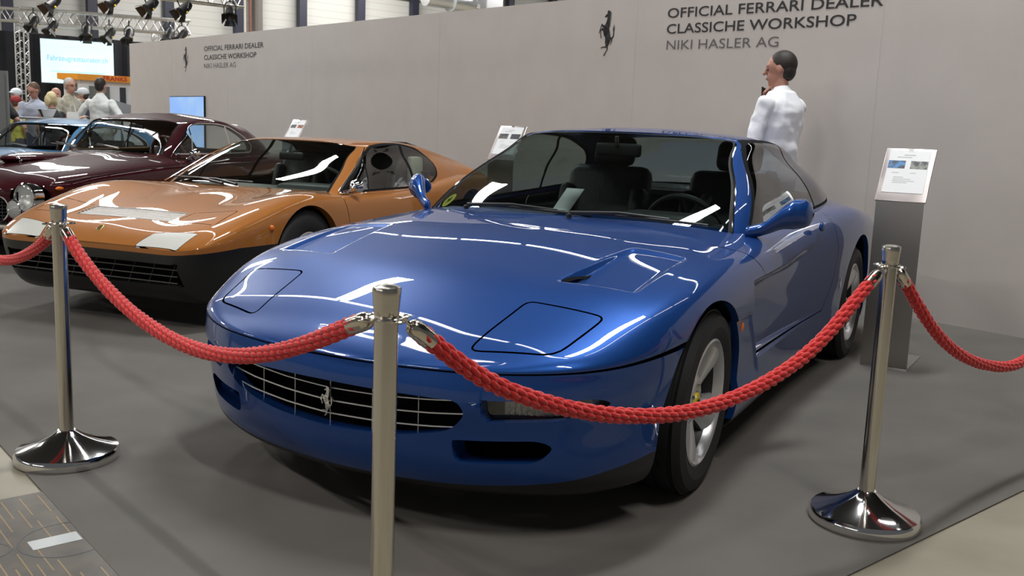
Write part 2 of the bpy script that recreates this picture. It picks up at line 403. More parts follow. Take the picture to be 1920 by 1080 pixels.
cp['label'] = 'dark grey flat carpet of the stand'; cp.name = 'floor_carpet'
b = MB(); a_, z_ = on_wall(-16.32, 0), on_wall(5.5, 0); o_ = -WN * .12
V = [a_, z_, a_ + Vector((0, 0, 2.676)), z_ + Vector((0, 0, 2.46))]; b.add(V + [p + o_ for p in V], [(0, 1, 3, 2), (5, 4, 6, 7), (4, 0, 2, 6), (1, 5, 7, 3), (2, 3, 7, 6)])
wall = b.obj('wall_back', M_WALL, None, False); wall['kind'] = 'structure'; wall['label'] = 'light grey exhibition partition with dealer lettering'
for k, s_ in enumerate((-14.06, -11.6, -8.7, -5.6, -2.464, -.003, 2.5)):
    q = MB(); q.box(on_wall(s_, 1.27, .0006), (.004, .0012, 2.52), rz=WALL_A); q.obj('panel_joint', mat('joint_grey', (.462, .418, .391), .9), wall, False)
# lettering and emblem on the partition
M_INK = mat('ink_black', (.014, .013, .014), .6); M_INK2 = mat('ink_grey', (.11, .10, .10), .6)
WM = Matrix.Rotation(WALL_A, 4, 'Z') @ Matrix.Rotation(PI / 2, 4, 'X')
def wall_text(body, s0, s1, z0, z1, m, off):
    o = text_obj('lettering', body, 1.0, m, wall, Matrix.Identity(4), offset=off, extrude=0)
    P = np.array([v.co for v in o.data.vertices]); x0, x1, y1 = P[:, 0].min(), P[:, 0].max(), P[:, 1].max()
    zA, zB = z0; h = z1
    for v in o.data.vertices:
        t = (v.co.x - x0) / (x1 - x0); v.co = on_wall(s0 + t * (s1 - s0), zA + t * (zB - zA) + v.co.y / y1 * h, .003)
for s0, s1, zz, h, t, m, f in ((-2.09, -.011, (2.292, 2.251), .083, 'OFFICIAL FERRARI DEALER', M_INK, .010), (-2.09, -.219, (2.155, 2.124), .083, 'CLASSICHE WORKSHOP', M_INK, .010), (-2.081, -.892, (2.016, 1.994), .080, 'NIKI HASLER AG', M_INK2, 0),
        (-12.538, -10.24, (2.391, 2.364), .080, 'OFFICIAL FERRARI DEALER', M_INK, .010), (-12.543, -10.494, (2.245, 2.226), .080, 'CLASSICHE WORKSHOP', M_INK, .010), (-12.548, -11.252, (2.105, 2.091), .080, 'NIKI HASLER AG', M_INK2, 0)):
    wall_text(t, s0, s1, zz, h, m, f)
for s0, z0, h in ((-2.845, 2.20, .415), (-13.37, 2.283, .43)): horse(wall, Matrix.Translation(on_wall(s0, z0, .002)) @ WM, h, M_INK, .001)
# far hall wall: pale cladding between dark posts
HD = Vector((math.cos(math.radians(40)), math.sin(math.radians(40)), 0)); HN = Vector((HD.y, -HD.x, 0)); HP = Vector((0, 52, 0))
b = MB(); V = [HP + HD * -46, HP + HD * 30]; b.add([V[0], V[1], V[1] + Vector((0, 0, 12)), V[0] + Vector((0, 0, 12))], [(0, 1, 2, 3)])
def clad():
    m = mat('pale_cladding', (.42, .42, .40), .6); nt = m.node_tree; bs = nt.nodes['Principled BSDF']; tc = nt.nodes.new('ShaderNodeTexCoord'); sx = nt.nodes.new('ShaderNodeSeparateXYZ'); w = nt.nodes.new('ShaderNodeMath'); w.operation = 'FRACT'; mu = nt.nodes.new('ShaderNodeMath'); mu.operation = 'MULTIPLY'; mu.inputs[1].default_value = 3.2
    g = nt.nodes.new('ShaderNodeMath'); g.operation = 'LESS_THAN'; g.inputs[1].default_value = .10; x = nt.nodes.new('ShaderNodeMix'); x.data_type = 'RGBA'; x.inputs[6].default_value = (.44, .44, .42, 1); x.inputs[7].default_value = (.36, .36, .345, 1)
    nt.links.new(tc.outputs['Object'], sx.inputs[0]); nt.links.new(sx.outputs['Z'], mu.inputs[0]); nt.links.new(mu.outputs[0], w.inputs[0]); nt.links.new(w.outputs[0], g.inputs[0]); nt.links.new(g.outputs[0], x.inputs[0]); nt.links.new(x.outputs[2], bs.inputs['Base Color']); return m
hw = struct('wall_hall', b, clad(), 'pale corrugated hall wall with dark posts')
M_POST = mat('post_navy', (.018, .020, .036), .5)
for k in range(-11, 6):
    t = -24.63 + (k + 11 - 3) * 2.94 + 2.94 * 3; t = (-24.63 + (k + 8) * 2.94)
    q = MB(); q.box(HP + HD * t + HN * .3 + Vector((0, 0, 6)), (.36, .3, 12), rz=math.radians(40)); p = q.obj('trim_1', M_POST, None, False); p['kind'] = 'structure'; p.name = 'trim_%d' % (k + 12)
q = MB(); q.box(HP + HD * -5 + HN * .12 + Vector((0, 0, 7.35)), (40, .2, .22), rz=math.radians(40)); p = q.obj('trim_30', mat('rail_white', (.55, .54, .52), .5), None, False); p['kind'] = 'structure'
for t, r, c in ((-15.6, .16, (.40, .37, .33)), (-15.25, .07, (.16, .07, .05)), (-14.9, .2, (.13, .12, .11))):
    q = MB(); q.tube([HP + HD * t + HN * .25, HP + HD * t + HN * .25 + Vector((0, 0, 12))], r, 10); p = q.obj('trim_40', mat('pipe_%d' % int(t * 10), c, .5), None); p['kind'] = 'structure'
# hall roof
b = MB(); b.add([(-45, -8, 9.4), (40, -8, 9.4), (40, 75, 9.4), (-45, 75, 9.4)], [(3, 2, 1, 0)]); struct('ceiling', b, mat('dark_roof', (.045, .047, .05), .8))
# ================================================================== wheels (shared)
def tyre_mesh(R, w, rim, tread=True):
    b = MB(); h = w / 2; sw = R - rim
    prof = [(rim - .012, -h * .80), (rim + .008, -h * .92), (rim + sw * .45, -h * 1.03), (rim + sw * .8, -h * .97), (R - .012, -h * .86), (R - .003, -h * .74)]
    gro = []
    if tread:
        for g in (-.45, -.15, .15, .45):
            gro += [(R, (g - .045) * w * .8), (R - .008, (g - .04) * w * .8), (R - .008, (g + .04) * w * .8), (R, (g + .045) * w * .8)]
    prof = prof + gro + [(r, -z) for r, z in prof[::-1]]
    b.lathe(prof, 96); return b
def wheel(parent, loc, side, R, w, rim, style, rz=0.0, camber=0.0, first=None, label=None):
    """wheel whose outer face looks along +y*side"""
    e = bpy.data.objects.new('wheel', None); e.empty_display_size = .1; COL.objects.link(e); e.parent = parent; e.location = loc
    e.rotation_euler = (-PI / 2 + camber if side > 0 else PI / 2 - camber, 0, 0); e.rotation_mode = 'XYZ'
    if rz: e.rotation_euler = (Matrix.Rotation(rz, 3, 'Z') @ Matrix.Rotation((-PI / 2 + camber) * side, 3, 'X')).to_euler()
    if label: e['label'] = label
    tyre_mesh(R, w, rim, style != 'wire').obj('tyre', M_RUBBER, e, auto=30)
    h = w / 2
    b = MB(); b.lathe([(rim + .004, h * .84), (rim + .006, h * .93), (rim - .002, h * .95), (rim - .010, h * .88), (rim - .016, h * .66)], 72); b.obj('rim', M_ALLOY, e)
    b = MB(); b.lathe([(rim - .014, h * .68), (rim - .022, h * .4), (rim - .045, -h * .2), (rim - .03, -h * .9), (rim + .006, -h * .92)], 72); b.lathe([(rim - .02, -.06), (0, -.06)], 40); b.obj('barrel', mat('barrel_shade', (.035, .035, .037), .5, .4), e)  # barrel and backing disc coloured dark to paint in shade between the spokes
    b = MB(); b.lathe([(.0, -.02), (rim * .62, -.02), (rim * .62, -.045), (0, -.045)], 40); b.obj('brake_disc', mat('brake_iron', (.10, .09, .085), .4, .8), e)
    if style == 'five':
        b = MB(); N = 5; rr = [.040, .070, .105, .145, .180, rim - .010]
        ww = [.040, .040, .046, .056, .068, .085]; zz = [h * .60, h * .62, h * .68, h * .76, h * .83, h * .86]; dd = [.03] * 6
        for k in range(N):
            a = 2 * PI * k / N + .18; V = []; F = []; cs = 9
            for i in range(6):
                for j in range(cs):
                    t = j / (cs - 1) * 2 - 1; x = t * ww[i]; z = zz[i] - (abs(t) ** 2.5) * .030; V.append((rr[i], x, z))
                for j in range(cs):
                    t = 1 - j / (cs - 1) * 2; V.append((rr[i], t * ww[i] * .9, zz[i] - .055))
            m = cs * 2
            for i in range(5):
                for j in range(m): F.append((i * m + j, i * m + (j + 1) % m, (i + 1) * m + (j + 1) % m, (i + 1) * m + j))
            c, s_ = math.cos(a), math.sin(a); b.add([(x * c - y * s_, x * s_ + y * c, z) for x, y, z in V], F)
        b.lathe([(.118, -.02), (.110, h * .35), (.088, h * .57), (.066, h * .635), (.036, h * .64), (.034, h * .60), (0, h * .6)], 40)
        b.obj('spokes', M_ALLOY, e, auto=40)
        for k in range(5):
            b = MB(); a = 2 * PI * k / 5 + .18 + PI / 5; b.lathe([(0, .012), (.007, .010), (.008, 0)], 8, Matrix.Translation((.052 * math.cos(a), .052 * math.sin(a), h * .62))); b.obj('lug_nut', M_STEEL, e)
        b = MB(); b.lathe([(0, h * .6 + .014), (.028, h * .6 + .012), (.031, h * .6)], 28); cp = b.obj('centre_cap', mat('yellow_badge', (.80, .62, .02), .3, coat=.5), e, label='yellow wheel centre cap with black horse')
        horse(cp, Matrix.Translation((0, 0, h * .6 + .0145)) @ Matrix.Rotation(PI / 2 - .2, 4, 'Z'), .036, M_TRIM, .001)
    else:
        b = MB(); b.lathe([(rim - .01, h * .7), (rim * .8, h * .35), (rim * .5, h * .55), (.05, h * .75), (.03, h * .95), (0, h * .95)], 48); b.obj('spokes', M_ALLOY, e)
    return e
def seat(parent, x, y, z, m, name='seat', w=.48, back=.62, head=True, tilt=.30, mh=None):
    b = MB(); b.box((x + .02, y, z), (.52, w, .16), bev=.06)
    R = Matrix.Rotation(-tilt, 3, 'Y'); c = Vector((x - .22, y, z + .05)) + R @ Vector((0, 0, back / 2)); b.box(c, (.14, w, back), bev=.06, R=R)
    for s in (-1, 1):
        b.box(Vector((x - .17, y + s * (w / 2 - .03), z + .05)) + R @ Vector((.02, 0, back * .42)), (.13, .09, back * .75), bev=.04, R=R)
    if head:
        h = Vector((x - .22, y, z + .05)) + R @ Vector((-.0, 0, back + .09)); b.box(h, (.10, .25, .17), bev=.045, R=R)
        for s in (-.05, .05): b.tube([h + Vector((0, s, -.05)), h + Vector((.02, s, -.14))], .007, 6)
    return b.obj(name, m, parent)
def steering(parent, c, r, m, tilt=.45, spoke=None):
    R = Matrix.Translation(c) @ Matrix.Rotation(-PI / 2 + tilt, 4, 'Y')
    b = MB(); b.tube([R @ Vector((r * math.cos(a), r * math.sin(a), 0)) for a in np.linspace(0, 2 * PI, 41)[:-1]], .015, 8, closed=True); o = b.obj('steering_wheel', m, parent)
    b = MB()
    for a in (0, PI * .66, -PI * .66): b.tube([R @ Vector((.02 * math.cos(a), .02 * math.sin(a), .02)), R @ Vector((r * math.cos(a), r * math.sin(a), 0))], .011, 6)
    b.sphere(R @ Vector((0, 0, .02)), (.05, .05, .05), 12, 8); b.tube([R @ Vector((0, 0, 0)), R @ Vector((0, 0, .35))], .03, 8)
    b.obj('hub', spoke or m, o); return o

# ================================================================== the blue coupe
BLUE = paint('blue_metallic_paint', (.0075, .046, .205), (.02, .085, .31), .38, .38)
GLASS = glass_mat('tinted_glass', (.50, .57, .55))
def blue_coupe():
    yaw = math.radians(-119.0852)
    car = empty('car', (-.0939, 3.7354, 0), yaw, 'glossy metallic blue two-door grand touring coupe parked nearest, behind the red rope', 'car', 'show cars on the grey carpet')
    O = [(.985, 0), (.972, .18), (.945, .35), (.90, .50), (.83, .635), (.74, .755), (.62, .84), (.45, .905), (.25, .935), (0, .948), (-.35, .946), (-.75, .938), (-1.3, .928), (-1.9, .935), (-2.3, .953), (-2.65, .962), (-3.0, .95), (-3.4, .90), (-3.62, .78), (-3.74, .5), (-3.77, 0)]
    Z = [[.538] + [.552] * 7, [.538, .546, .548, .549, .551, .553, .554, .555], [.539, .549, .552, .555, .559, .564, .567, .568], [.54, .552, .557, .563, .571, .58, .586, .588], [.543, .557, .566, .577, .59, .603, .611, .614],
         [.549, .568, .583, .602, .622, .638, .648, .652], [.556, .585, .609, .637, .66, .68, .693, .697], [.57, .62, .662, .698, .722, .735, .746, .75], [.58, .66, .712, .748, .768, .778, .786, .79], [.59, .69, .748, .786, .808, .820, .828, .832],
         [.59, .705, .775, .815, .84, .858, .866, .869], [.585, .71, .79, .843, .868, .893, .9, .902], [.585, .72, .81, .865, .88, .9, .9, .9], [.59, .735, .83, .887, .912, .93, .94, .94], [.6, .75, .84, .898, .925, .945, .955, .955],
         [.6, .75, .835, .885, .92, .95, .96, .962], [.6, .73, .80, .85, .89, .93, .945, .95], [.6, .69, .75, .80, .84, .88, .9, .91], [.6, .66, .70, .75, .79, .82, .84, .85], [.6, .64, .67, .70, .72, .74, .75, .755], [.6] + [.7] * 7]
    eta = [1, .996, .970, .885, .73, .49, .25, 0]
    def lower(i):
        if i <= 3: return [(.17, .125), (.075, .165), (.035, .24), (.012, .36), (-.010, .47)]
        if i >= 8: return [(.16, .13), (.045, .16), (.015, .25), (.010, .37), (.002, .49)]
        t = (i - 3) / 5; a, b = lower(3), lower(8); return [((1 - t) * p[0] + t * q[0], (1 - t) * p[1] + t * q[1]) for p, q in zip(a, b)]
    P = []
    n = len(O)
    for i, (x, y) in enumerate(O):
        a = np.array(O[i - 1] if i else (O[1][0], -O[1][1])); b = np.array(O[i + 1] if i < n - 1 else (O[n - 2][0], -O[n - 2][1])); t = b - a; t /= np.linalg.norm(t); nr = np.array([-t[1], t[0]])
        if nr @ np.array([x + 1.4, y * 2]) < 0: nr = -nr
        row = []
        for d, z in lower(i): row.append((x - nr[0] * d, max(0, y - nr[1] * d) if y > 0 else 0, z))
        for k, e in enumerate(eta): row.append((x, y * e, Z[i][k]))
        P.append(row)
    S = Skin(P, 430, 180, bu={7: 2.2, 8: 2.2, 9: 2.6, 10: 2.6}, bv={8: 1.6, 9: 2, 10: 1.6})
    X = S.X; x, y, z = X[..., 0], X[..., 1], X[..., 2]
    sm = lambda t: (lambda c: c * c * (3 - 2 * c))(np.clip(t, 0, 1))
    # bonnet outlets: a panel sinking towards its inner front corner
    fi, fo, ro, ri = [np.array(q) for q in ((.364, .485), (.337, .75), (-.07, .765), (-.12, .555))]
    inner = fi[1] + (x - fi[0]) / (ri[0] - fi[0]) * (ri[1] - fi[1]); outer = fo[1] + (x - fo[0]) / (ro[0] - fo[0]) * (ro[1] - fo[1])
    front = .364 - .027 * (y - .485) / .265; u = (front - x) / (front + .12); v = (y - inner) / (outer - inner)
    dep = (.030 * np.clip(1 - u, 0, 1) ** .8 * np.clip(1 - .75 * v, 0, 1) + .006) * sm((y - inner + .006) / .026) * sm((front - x + .008) / .034) * sm((outer - y + .012) / .03) * sm((1 - u) * .48 / .05) * (z > .6)
    X[..., 2] -= dep
    # side scallop behind the front wheel
    ztop = np.interp(-x, [.35, .39, .95, 1.57, 1.8], [.70, .702, .715, .765, .78]); zbot = .388
    xf = np.interp(z, [.394, .58, .702], [-.55, -.402, -.39])
    dep = .045 * sm((xf - x) / .016) * (1 - sm((-x - .5) / 1.35)) * sm((ztop - z) / .02) * sm((z - zbot) / .018) * (y > .6)
    X[..., 1] -= dep
    xl = np.interp(z, [.13, .394, .55], [-.75, -.56, -.41])
    dep = .010 * sm((.592 - z) / .012) * sm((x - xl) / .035) * (1 - sm((x + .20) / .02)) * (y > .6) * sm((z - .30) / .05)
    X[..., 1] -= dep
    K = S.finish()
    XZ = lambda A: A[:, [0, 2]]; XY = lambda A: A[:, [0, 1]]; YZ = lambda A: A[:, [1, 2]]
    # wheel openings
    def arch(cx, cz, r): return lambda A: np.where(A[:, 1] > .55, np.hypot(A[:, 0] - cx, np.maximum(A[:, 2] - cz, 0)) - r, 1)
    K.region(arch(.062, .325, .372), 'arch_front'); K.region(arch(-2.60, .33, .40), 'arch_rear')
    # below the painted edge
    K.region(lambda A: np.where(A[:, 2] < .5, A[:, 2] - np.interp(A[:, 0], [-3.8, -3, -2, -.25, .45, .62, .80, .9], [.2, .2, .185, .185, .262, .235, .195, .175]), 1), 'lip', ['body'])
    # cabin opening
    K.region(lambda A: np.where(A[:, 2] > .8, poly_sd(XY(A), [(-.62, -1), (-.62, .50), (-.80, .74), (-2.35, .74), (-2.72, .55), (-2.72, -1)]), 1), 'cabin', ['body'])
    # bumper seam
    d = lambda A: np.where((A[:, 0] > .25) & (A[:, 6] < 10), (A[:, 7] - 5.22) * .05, 1)
    K.band(d, .0075, 'seam', ['body'])
    K.relabel(lambda A: np.where((A[:, 0] > .25) & (A[:, 7] < 5.22), -1, 1), 'bumper', ['body'])
    fr = lambda f: (lambda A: np.where((A[:, 0] > .45) & (A[:, 2] < .53), f(A), 1))
    gr = rounded([(-.46, .478), (.455, .462), (.475, .42), (.425, .362), (.24, .322), (-.1, .312)], [.01, .045, .03, .07, .1, .1])
    K.region(fr(lambda A: poly_sd(YZ(A), gr)), 'grille_hole', ['bumper'])
    fog = rounded([(.515, .468), (.80, .475), (.83, .455), (.74, .412), (.52, .400)], [.02, .02, .02, .05, .025])
    K.region(fr(lambda A: poly_sd(YZ(A), fog)), 'fog_hole', ['bumper'])
    duct = rounded([(.425, .335), (.66, .345), (.70, .325), (.655, .272), (.43, .262)], [.02, .03, .03, .04, .025])
    K.region(fr(lambda A: poly_sd(YZ(A), duct)), 'duct_hole', ['bumper'])
    # headlamp covers
    lid = rounded([(.522, .733), (.537, .468), (.837, .428), (.75, .678)], [.03, .03, .04, .05])
    top = lambda f: (lambda A: np.where(A[:, 2] > .545, f(A), 1))
    K.band(top(lambda A: poly_sd(XY(A), lid)), .0035, 'lid_gap', ['body']); K.relabel(top(lambda A: poly_sd(XY(A), lid)), 'lid', ['body'])
    # bonnet
    hood = rounded([(.93, -1), (.93, .30), (.60, .415), (.40, .455), (.40, .77), (-.05, .80), (-.55, .74), (-.60, -1)], .04)
    K.region(lambda A: np.where(A[:, 2] > .55, poly_sd(XY(A), hood), 1), 'hood', ['body'])
    # doors
    door = [(-.255, .93), (-.40, .842), (-.56, .735), (-.545, .60), (-.575, .395), (-1.80, .395), (-1.98, .55), (-2.02, .70), (-1.93, .93)]
    side = lambda f: (lambda A: np.where((A[:, 1] > .6) & (A[:, 2] < .925), f(A), 1))
    K.band(side(lambda A: poly_sd(XZ(A), door)), .0022, 'door_gap', ['body']); K.relabel(side(lambda A: poly_sd(XZ(A), door)), 'door', ['body'])
    back = lambda dx: (lambda p: np.array([-dx, 0, 0]))
    keepf = lambda p: p[0] > .3
    def cat_(*L):
        V = []; F = []
        for v, f in L: F += [[i + len(V) for i in q] for q in f]; V += list(v)
        return V, F
    rimv = lambda p: np.array([0, -.028, 0])
    ex = cat_(K.rim(['body', 'door'], ['arch_front', 'arch_rear'], rimv))
    K.part(['body'], 'body_shell', BLUE, car, extra=ex)
    ex = cat_(K.rim(['bumper'], ['arch_front'], rimv), K.rim(['bumper'], ['grille_hole'], back(.05)), K.rim(['bumper'], ['fog_hole'], back(.04)), K.rim(['bumper'], ['duct_hole'], back(.07)), K.rim(['bumper'], ['seam'], lambda p: np.array([-.012, 0, .0])))
    K.part(['bumper'], 'front_bumper', BLUE, car, extra=ex)
    K.part(['hood'], 'hood', BLUE, car)
    K.part(['lip'], 'sill_skirt', M_BLACK, car)
    K.part(['seam'], 'shut_line', M_VOID, car, off=.012)
    for sd in (False, 'other'):
        K.part(['lid_gap'], 'shut_line', M_VOID, car, mirror=sd, off=.012); K.part(['door_gap'], 'shut_line', M_VOID, car, mirror=sd, off=.012)
        sg = -1 if sd else 1; V = []; F = []
        for t in np.linspace(0, 1, 12):
            x0 = .352 - .235 * t; y0 = .4885 + .069 * t; q0 = K.near(lambda A: A[:, 2] > .6, [0, 1], (x0, y0 - .012)); u0 = (.364 - x0) / .484; w = .016 - .006 * t
            V += [(x0, sg * (y0 - .004), q0[2] - .006), (x0 + w * .25, sg * (y0 + w), q0[2] - .36 * (.030 * (1 - u0) ** .8 + .006))]
        for k in range(11): F.append((2 * k, 2 * k + 1, 2 * k + 3, 2 * k + 2) if sg > 0 else (2 * k, 2 * k + 2, 2 * k + 3, 2 * k + 1))
        mesh_obj('air_outlet', V, F, M_VOID, car, False)  # black strip painted in for the shaded depth of the slot
        K.part(['lid'], 'headlight_cover', BLUE, car, mirror=sd)
        ex = None
        K.part(['door'], 'door', BLUE, car, mirror=sd)
    # inner walls: wheel wells, grille cavity
    for cx, r in ((.062, .39), (-2.6, .42)):
        for sg in (1, -1):
            b = MB(); a0 = -.15 if sg > 0 else PI - .15; b.lathe([(r, -.12), (r, .14), (0, .14)], 40, Matrix.Translation((cx, sg * .765, .33)) @ Matrix.Rotation(PI / 2 * sg, 4, 'X'), a0, a0 + PI + .3); b.obj('wheel_well', M_VOID, car)
    b = MB(); V, F = K.rim(['bumper'], ['grille_hole'], back(0))
    
    Q = [(-.87, .36), (-.80, .50), (-.66, .62), (-.50, .74), (-.30, .85), (0, .90)]; Q = Q + [(-y_, x_) for y_, x_ in Q[-2::-1]]
    V = []; F = []
    for y_, x_ in Q: V += [(x_ - .07, y_, .165), (x_ - .07, y_, .53)]
    for i in range(len(Q) - 1): F.append((2 * i, 2 * i + 1, 2 * i + 3, 2 * i + 2))
    b.add(V, F)
    for sg in (1, -1): b.add([(.60, sg * .490, .25), (.80, sg * .490, .25), (.845, sg * .490, .36), (.855, sg * .490, .50), (.60, sg * .490, .50)], [(0, 1, 2, 3, 4)])
    b.obj('engine_bay_lining', M_VOID, car)
    b = MB(); b.box((-1.6, 0, .20), (3.6, 1.1, .05)); b.obj('underbody', M_VOID, car)
    # grille bars
    def gx(y): return np.interp(abs(y), [0, .18, .35, .5], [.965, .952, .925, .885])
    g = MB()
    for zz in (.352, .393, .434):
        ys = np.linspace(-.47 + abs(zz - .40) * .8, .47 - abs(zz - .40) * .8, 25); dz = lambda y: .02 * (abs(y) / .46) ** 2
        for k in range(24):
            a, c = ys[k], ys[k + 1]
        g.tube([(gx(t) - .012, t, zz + dz(t)) for t in ys], .0026, 6)
    for yy in (-.31, -.155, 0, .155, .31):
        g.tube([(gx(yy) - .020, yy, z_) for z_ in (.305 + abs(yy) * .09, .40, .475)], .0016, 6)
    gl = g.obj('grille', mat('grille_alloy', (.80, .80, .78), .35, .8), car)
    horse(gl, Matrix.Translation((gx(0) - .006, 0, .392)) @ Matrix(((0, 0, 1, 0), (1, 0, 0, 0), (0, 1, 0, 0), (0, 0, 0, 1))), .095, M_CHROME, .006, label='silver horse badge on the grille')
    # fog lamps
    for sg in (1, -1):
        fx = lambda y: np.interp(y, [.5, .635, .755, .84], [.86, .79, .70, .585])
        b = MB(); V = []; F = []
        ys = np.linspace(.505, .825, 14); zs = np.linspace(.395, .478, 5)
        for yy in ys:
            for z_ in zs: V.append((fx(yy) - .004, sg * yy, z_))
        for i in range(13):
            for j in range(4): F.append((i * 5 + j, i * 5 + j + 1, i * 5 + j + 6, i * 5 + j + 5))
        fl = mesh_obj('fog_lamp', V, F if sg > 0 else [f[::-1] for f in F], glass_mat('fog_glass', (.80, .81, .78), 1.1), car, label='clear rectangular fog and indicator lamp')
        def strip(y0, y1, z0, z1, off, flute=0.0):
            V = []; F = []; ys = np.linspace(y0, y1, 40); zs = np.linspace(z0, z1, 4)
            for k, yy in enumerate(ys):
                for z_ in zs: V.append((fx(yy) - off - flute * (k % 4 in (0, 1)), sg * yy, z_))
            for i in range(39):
                for j in range(3): F.append((i * 4 + j, i * 4 + j + 1, i * 4 + j + 5, i * 4 + j + 4))
            return V, (F if sg > 0 else [f[::-1] for f in F])
        V, F = strip(.545, .70, .408, .460, .030, .006); mesh_obj('reflector', V, F, mat('fog_reflector', (.78, .77, .72), .3, .45, bump=(90, .6, .02)), fl, True, auto=30)
        V, F = strip(.71, .825, .402, .470, .024, .002); mesh_obj('indicator_lens', V, F, mat('smoked_lens', (.16, .155, .145), .25, coat=.5), fl, True, auto=30)
        V, F = strip(.50, .84, .385, .49, .06); mesh_obj('lamp_housing', V, F, mat('lamp_grey', (.05, .05, .048), .5), fl)
    # amber side repeaters, door handles, badge
    for sg in (1, -1):
        b = MB(); b.sphere((-.289, sg * .934, .552), (.015, .010, .020), 14, 8); b.obj('side_repeater', M_AMBER, car, label='orange side repeater')
        b = MB(); b.sphere((-1.60, sg * .932, .84), (.045, .014, .024), 14, 8); hd = b.obj('door_handle', BLUE, car)
        b = MB(); b.box((-2.13, sg * .945, .50), (.012, .01, .06), bev=.003); b.obj('side_badge', M_CHROME, car)
    # ---------------------------------------------------------------- greenhouse
    G = [((-.525, 0, .892), (-1.29, 0, 1.256)), ((-.545, .25, .888), (-1.295, .2, 1.254)), ((-.60, .50, .880), (-1.31, .40, 1.248)), ((-.705, .742, .866), (-1.330, .525, 1.238)), ((-.80, .800, .858), (-1.375, .580, 1.236)), ((-.98, .812, .864), (-1.43, .595, 1.238)), ((-1.25, .816, .874), (-1.52, .602, 1.241)),
         ((-1.6, .822, .892), (-1.72, .602, 1.238)), ((-2.0, .815, .91), (-1.98, .592, 1.215)), ((-2.40, .79, .925), (-2.10, .575, 1.195)), ((-2.82, .66, .935), (-2.14, .50, 1.202)), ((-2.98, .42, .948), (-2.16, .34, 1.232)), ((-3.0, 0, .955), (-2.17, 0, 1.245))]
    zc = lambda x: np.interp(x, [-2.17, -2.0, -1.8, -1.6, -1.45, -1.3, -1.29], [1.245, 1.268, 1.283, 1.287, 1.278, 1.259, 1.256])
    P = []
    for i, (B, T) in enumerate(G):
        B, T = np.array(B), np.array(T); o = np.array([1, 0, .35]) * (1 if i < 3 else 0) + np.array([0, 1, .3]) * (1 if 3 < i < 10 else 0) + np.array([.7, .7, .3]) * (i == 3) + np.array([-.6, .2, .6]) * (i >= 10)
        bul = .012 if i < 3 else .022
        z_c = zc(T[0]); q = lambda e: np.array([T[0], T[1] * e, T[2] + (z_c - T[2]) * (1 - e ** 2.2)])
        P.append([B - (B - T) * -.04 + np.array([0, 0, -.02]), B + (T - B) * .18 + o * bul * .6, B + (T - B) * .5 + o * bul, B + (T - B) * .82 + o * bul * .6, T, q(.9) + np.array([0, 0, .004]), q(.66), q(.33), q(0)])
    SG = Skin(P, 260, 80); K2 = SG.finish()
    # windscreen in its own parameter space: stations 0..3, lines 0..4
    wsd = lambda A: np.maximum(np.maximum(A[:, 6] - 2.95, A[:, 7] - 3.86 + .1 * np.clip(A[:, 6] - 2.4, 0, 1) ** 2), .12 - A[:, 7])
    fc = lambda f: (lambda A: np.where((A[:, 6] < 3.6), f(A), 1))
    K2.cut(fc(lambda A: wsd(A) - .13)); K2.cut(fc(wsd)); K2.relabel(fc(wsd), 'windshield'); K2.relabel(fc(lambda A: wsd(A) - .13), 'ws_frame', ['body'])
    dlo = rounded([(-.83, .872), (-1.345, 1.228), (-1.62, 1.231), (-1.90, 1.216), (-2.12, 1.165), (-2.32, 1.07), (-2.44, .965), (-2.40, .938), (-2.0, .916), (-1.5, .893)], [.02, .05, .1, .1, .1, .1, .05, .03, .1, .1])
    sd_ = lambda f: (lambda A: np.where((A[:, 1] > .45) & (A[:, 6] > 3.4) & (A[:, 6] < 10.2), f(A), 1))
    dl = sd_(lambda A: poly_sd(XZ(A), dlo))
    K2.cut(lambda A: dl(A) - .014); K2.cut(dl); K2.relabel(dl, 'side'); K2.relabel(lambda A: dl(A) - .014, 'side_frame', ['body'])
    dv = sd_(lambda A: line_sd(XZ(A), [(-1.97, .85), (-1.93, 1.0), (-1.78, 1.3)]))
    K2.cut(lambda A: dv(A) - .013); K2.cut(lambda A: dv(A) + .013)
    K2.relabel(lambda A: np.abs(dv(A)) - .013, 'side_frame', ['side']); K2.relabel(lambda A: np.where(A[:, 0] < -1.7, -1, 1) * np.where(np.abs(A[:, 0] + 1.86) < .12, np.sign(dv(A)) , 1) , 'quarter_tmp', [])
    c2 = K2.cent(); dd = dv(c2)
    for i in range(len(K2.F)):
        if K2.lab[i] == 'side': K2.lab[i] = 'quarter' if (c2[i, 0] < (-1.97 + (c2[i, 2] - .85) * .43)) else 'door_glass'
    bk = lambda A: np.where(A[:, 6] > 10, np.maximum(np.maximum(10.35 - A[:, 6], A[:, 7] - 3.8), .25 - A[:, 7]), 1)
    K2.cut(lambda A: bk(A) - .1); K2.cut(bk); K2.relabel(bk, 'backlight'); K2.relabel(lambda A: bk(A) - .1, 'ws_frame', ['body'])
    K2.part('body', 'roof', BLUE, car); K2.part('ws_frame', 'window_surround', M_TRIM, car); K2.part('side_frame', 'side_window_trim', mat('matt_seal', (.010, .010, .011), .85, spec=.08), car)
    K2.part('windshield', 'windshield', GLASS, car); K2.part('backlight', 'rear_window', GLASS, car)
    for s_ in (False, 'other'):
        K2.part('door_glass', 'side_window', GLASS, car, mirror=s_); K2.part('quarter', 'quarter_window', GLASS, car, mirror=s_)
    # bright strip along the screen pillars
    X2 = SG.X; V2 = SG.X; b = MB()
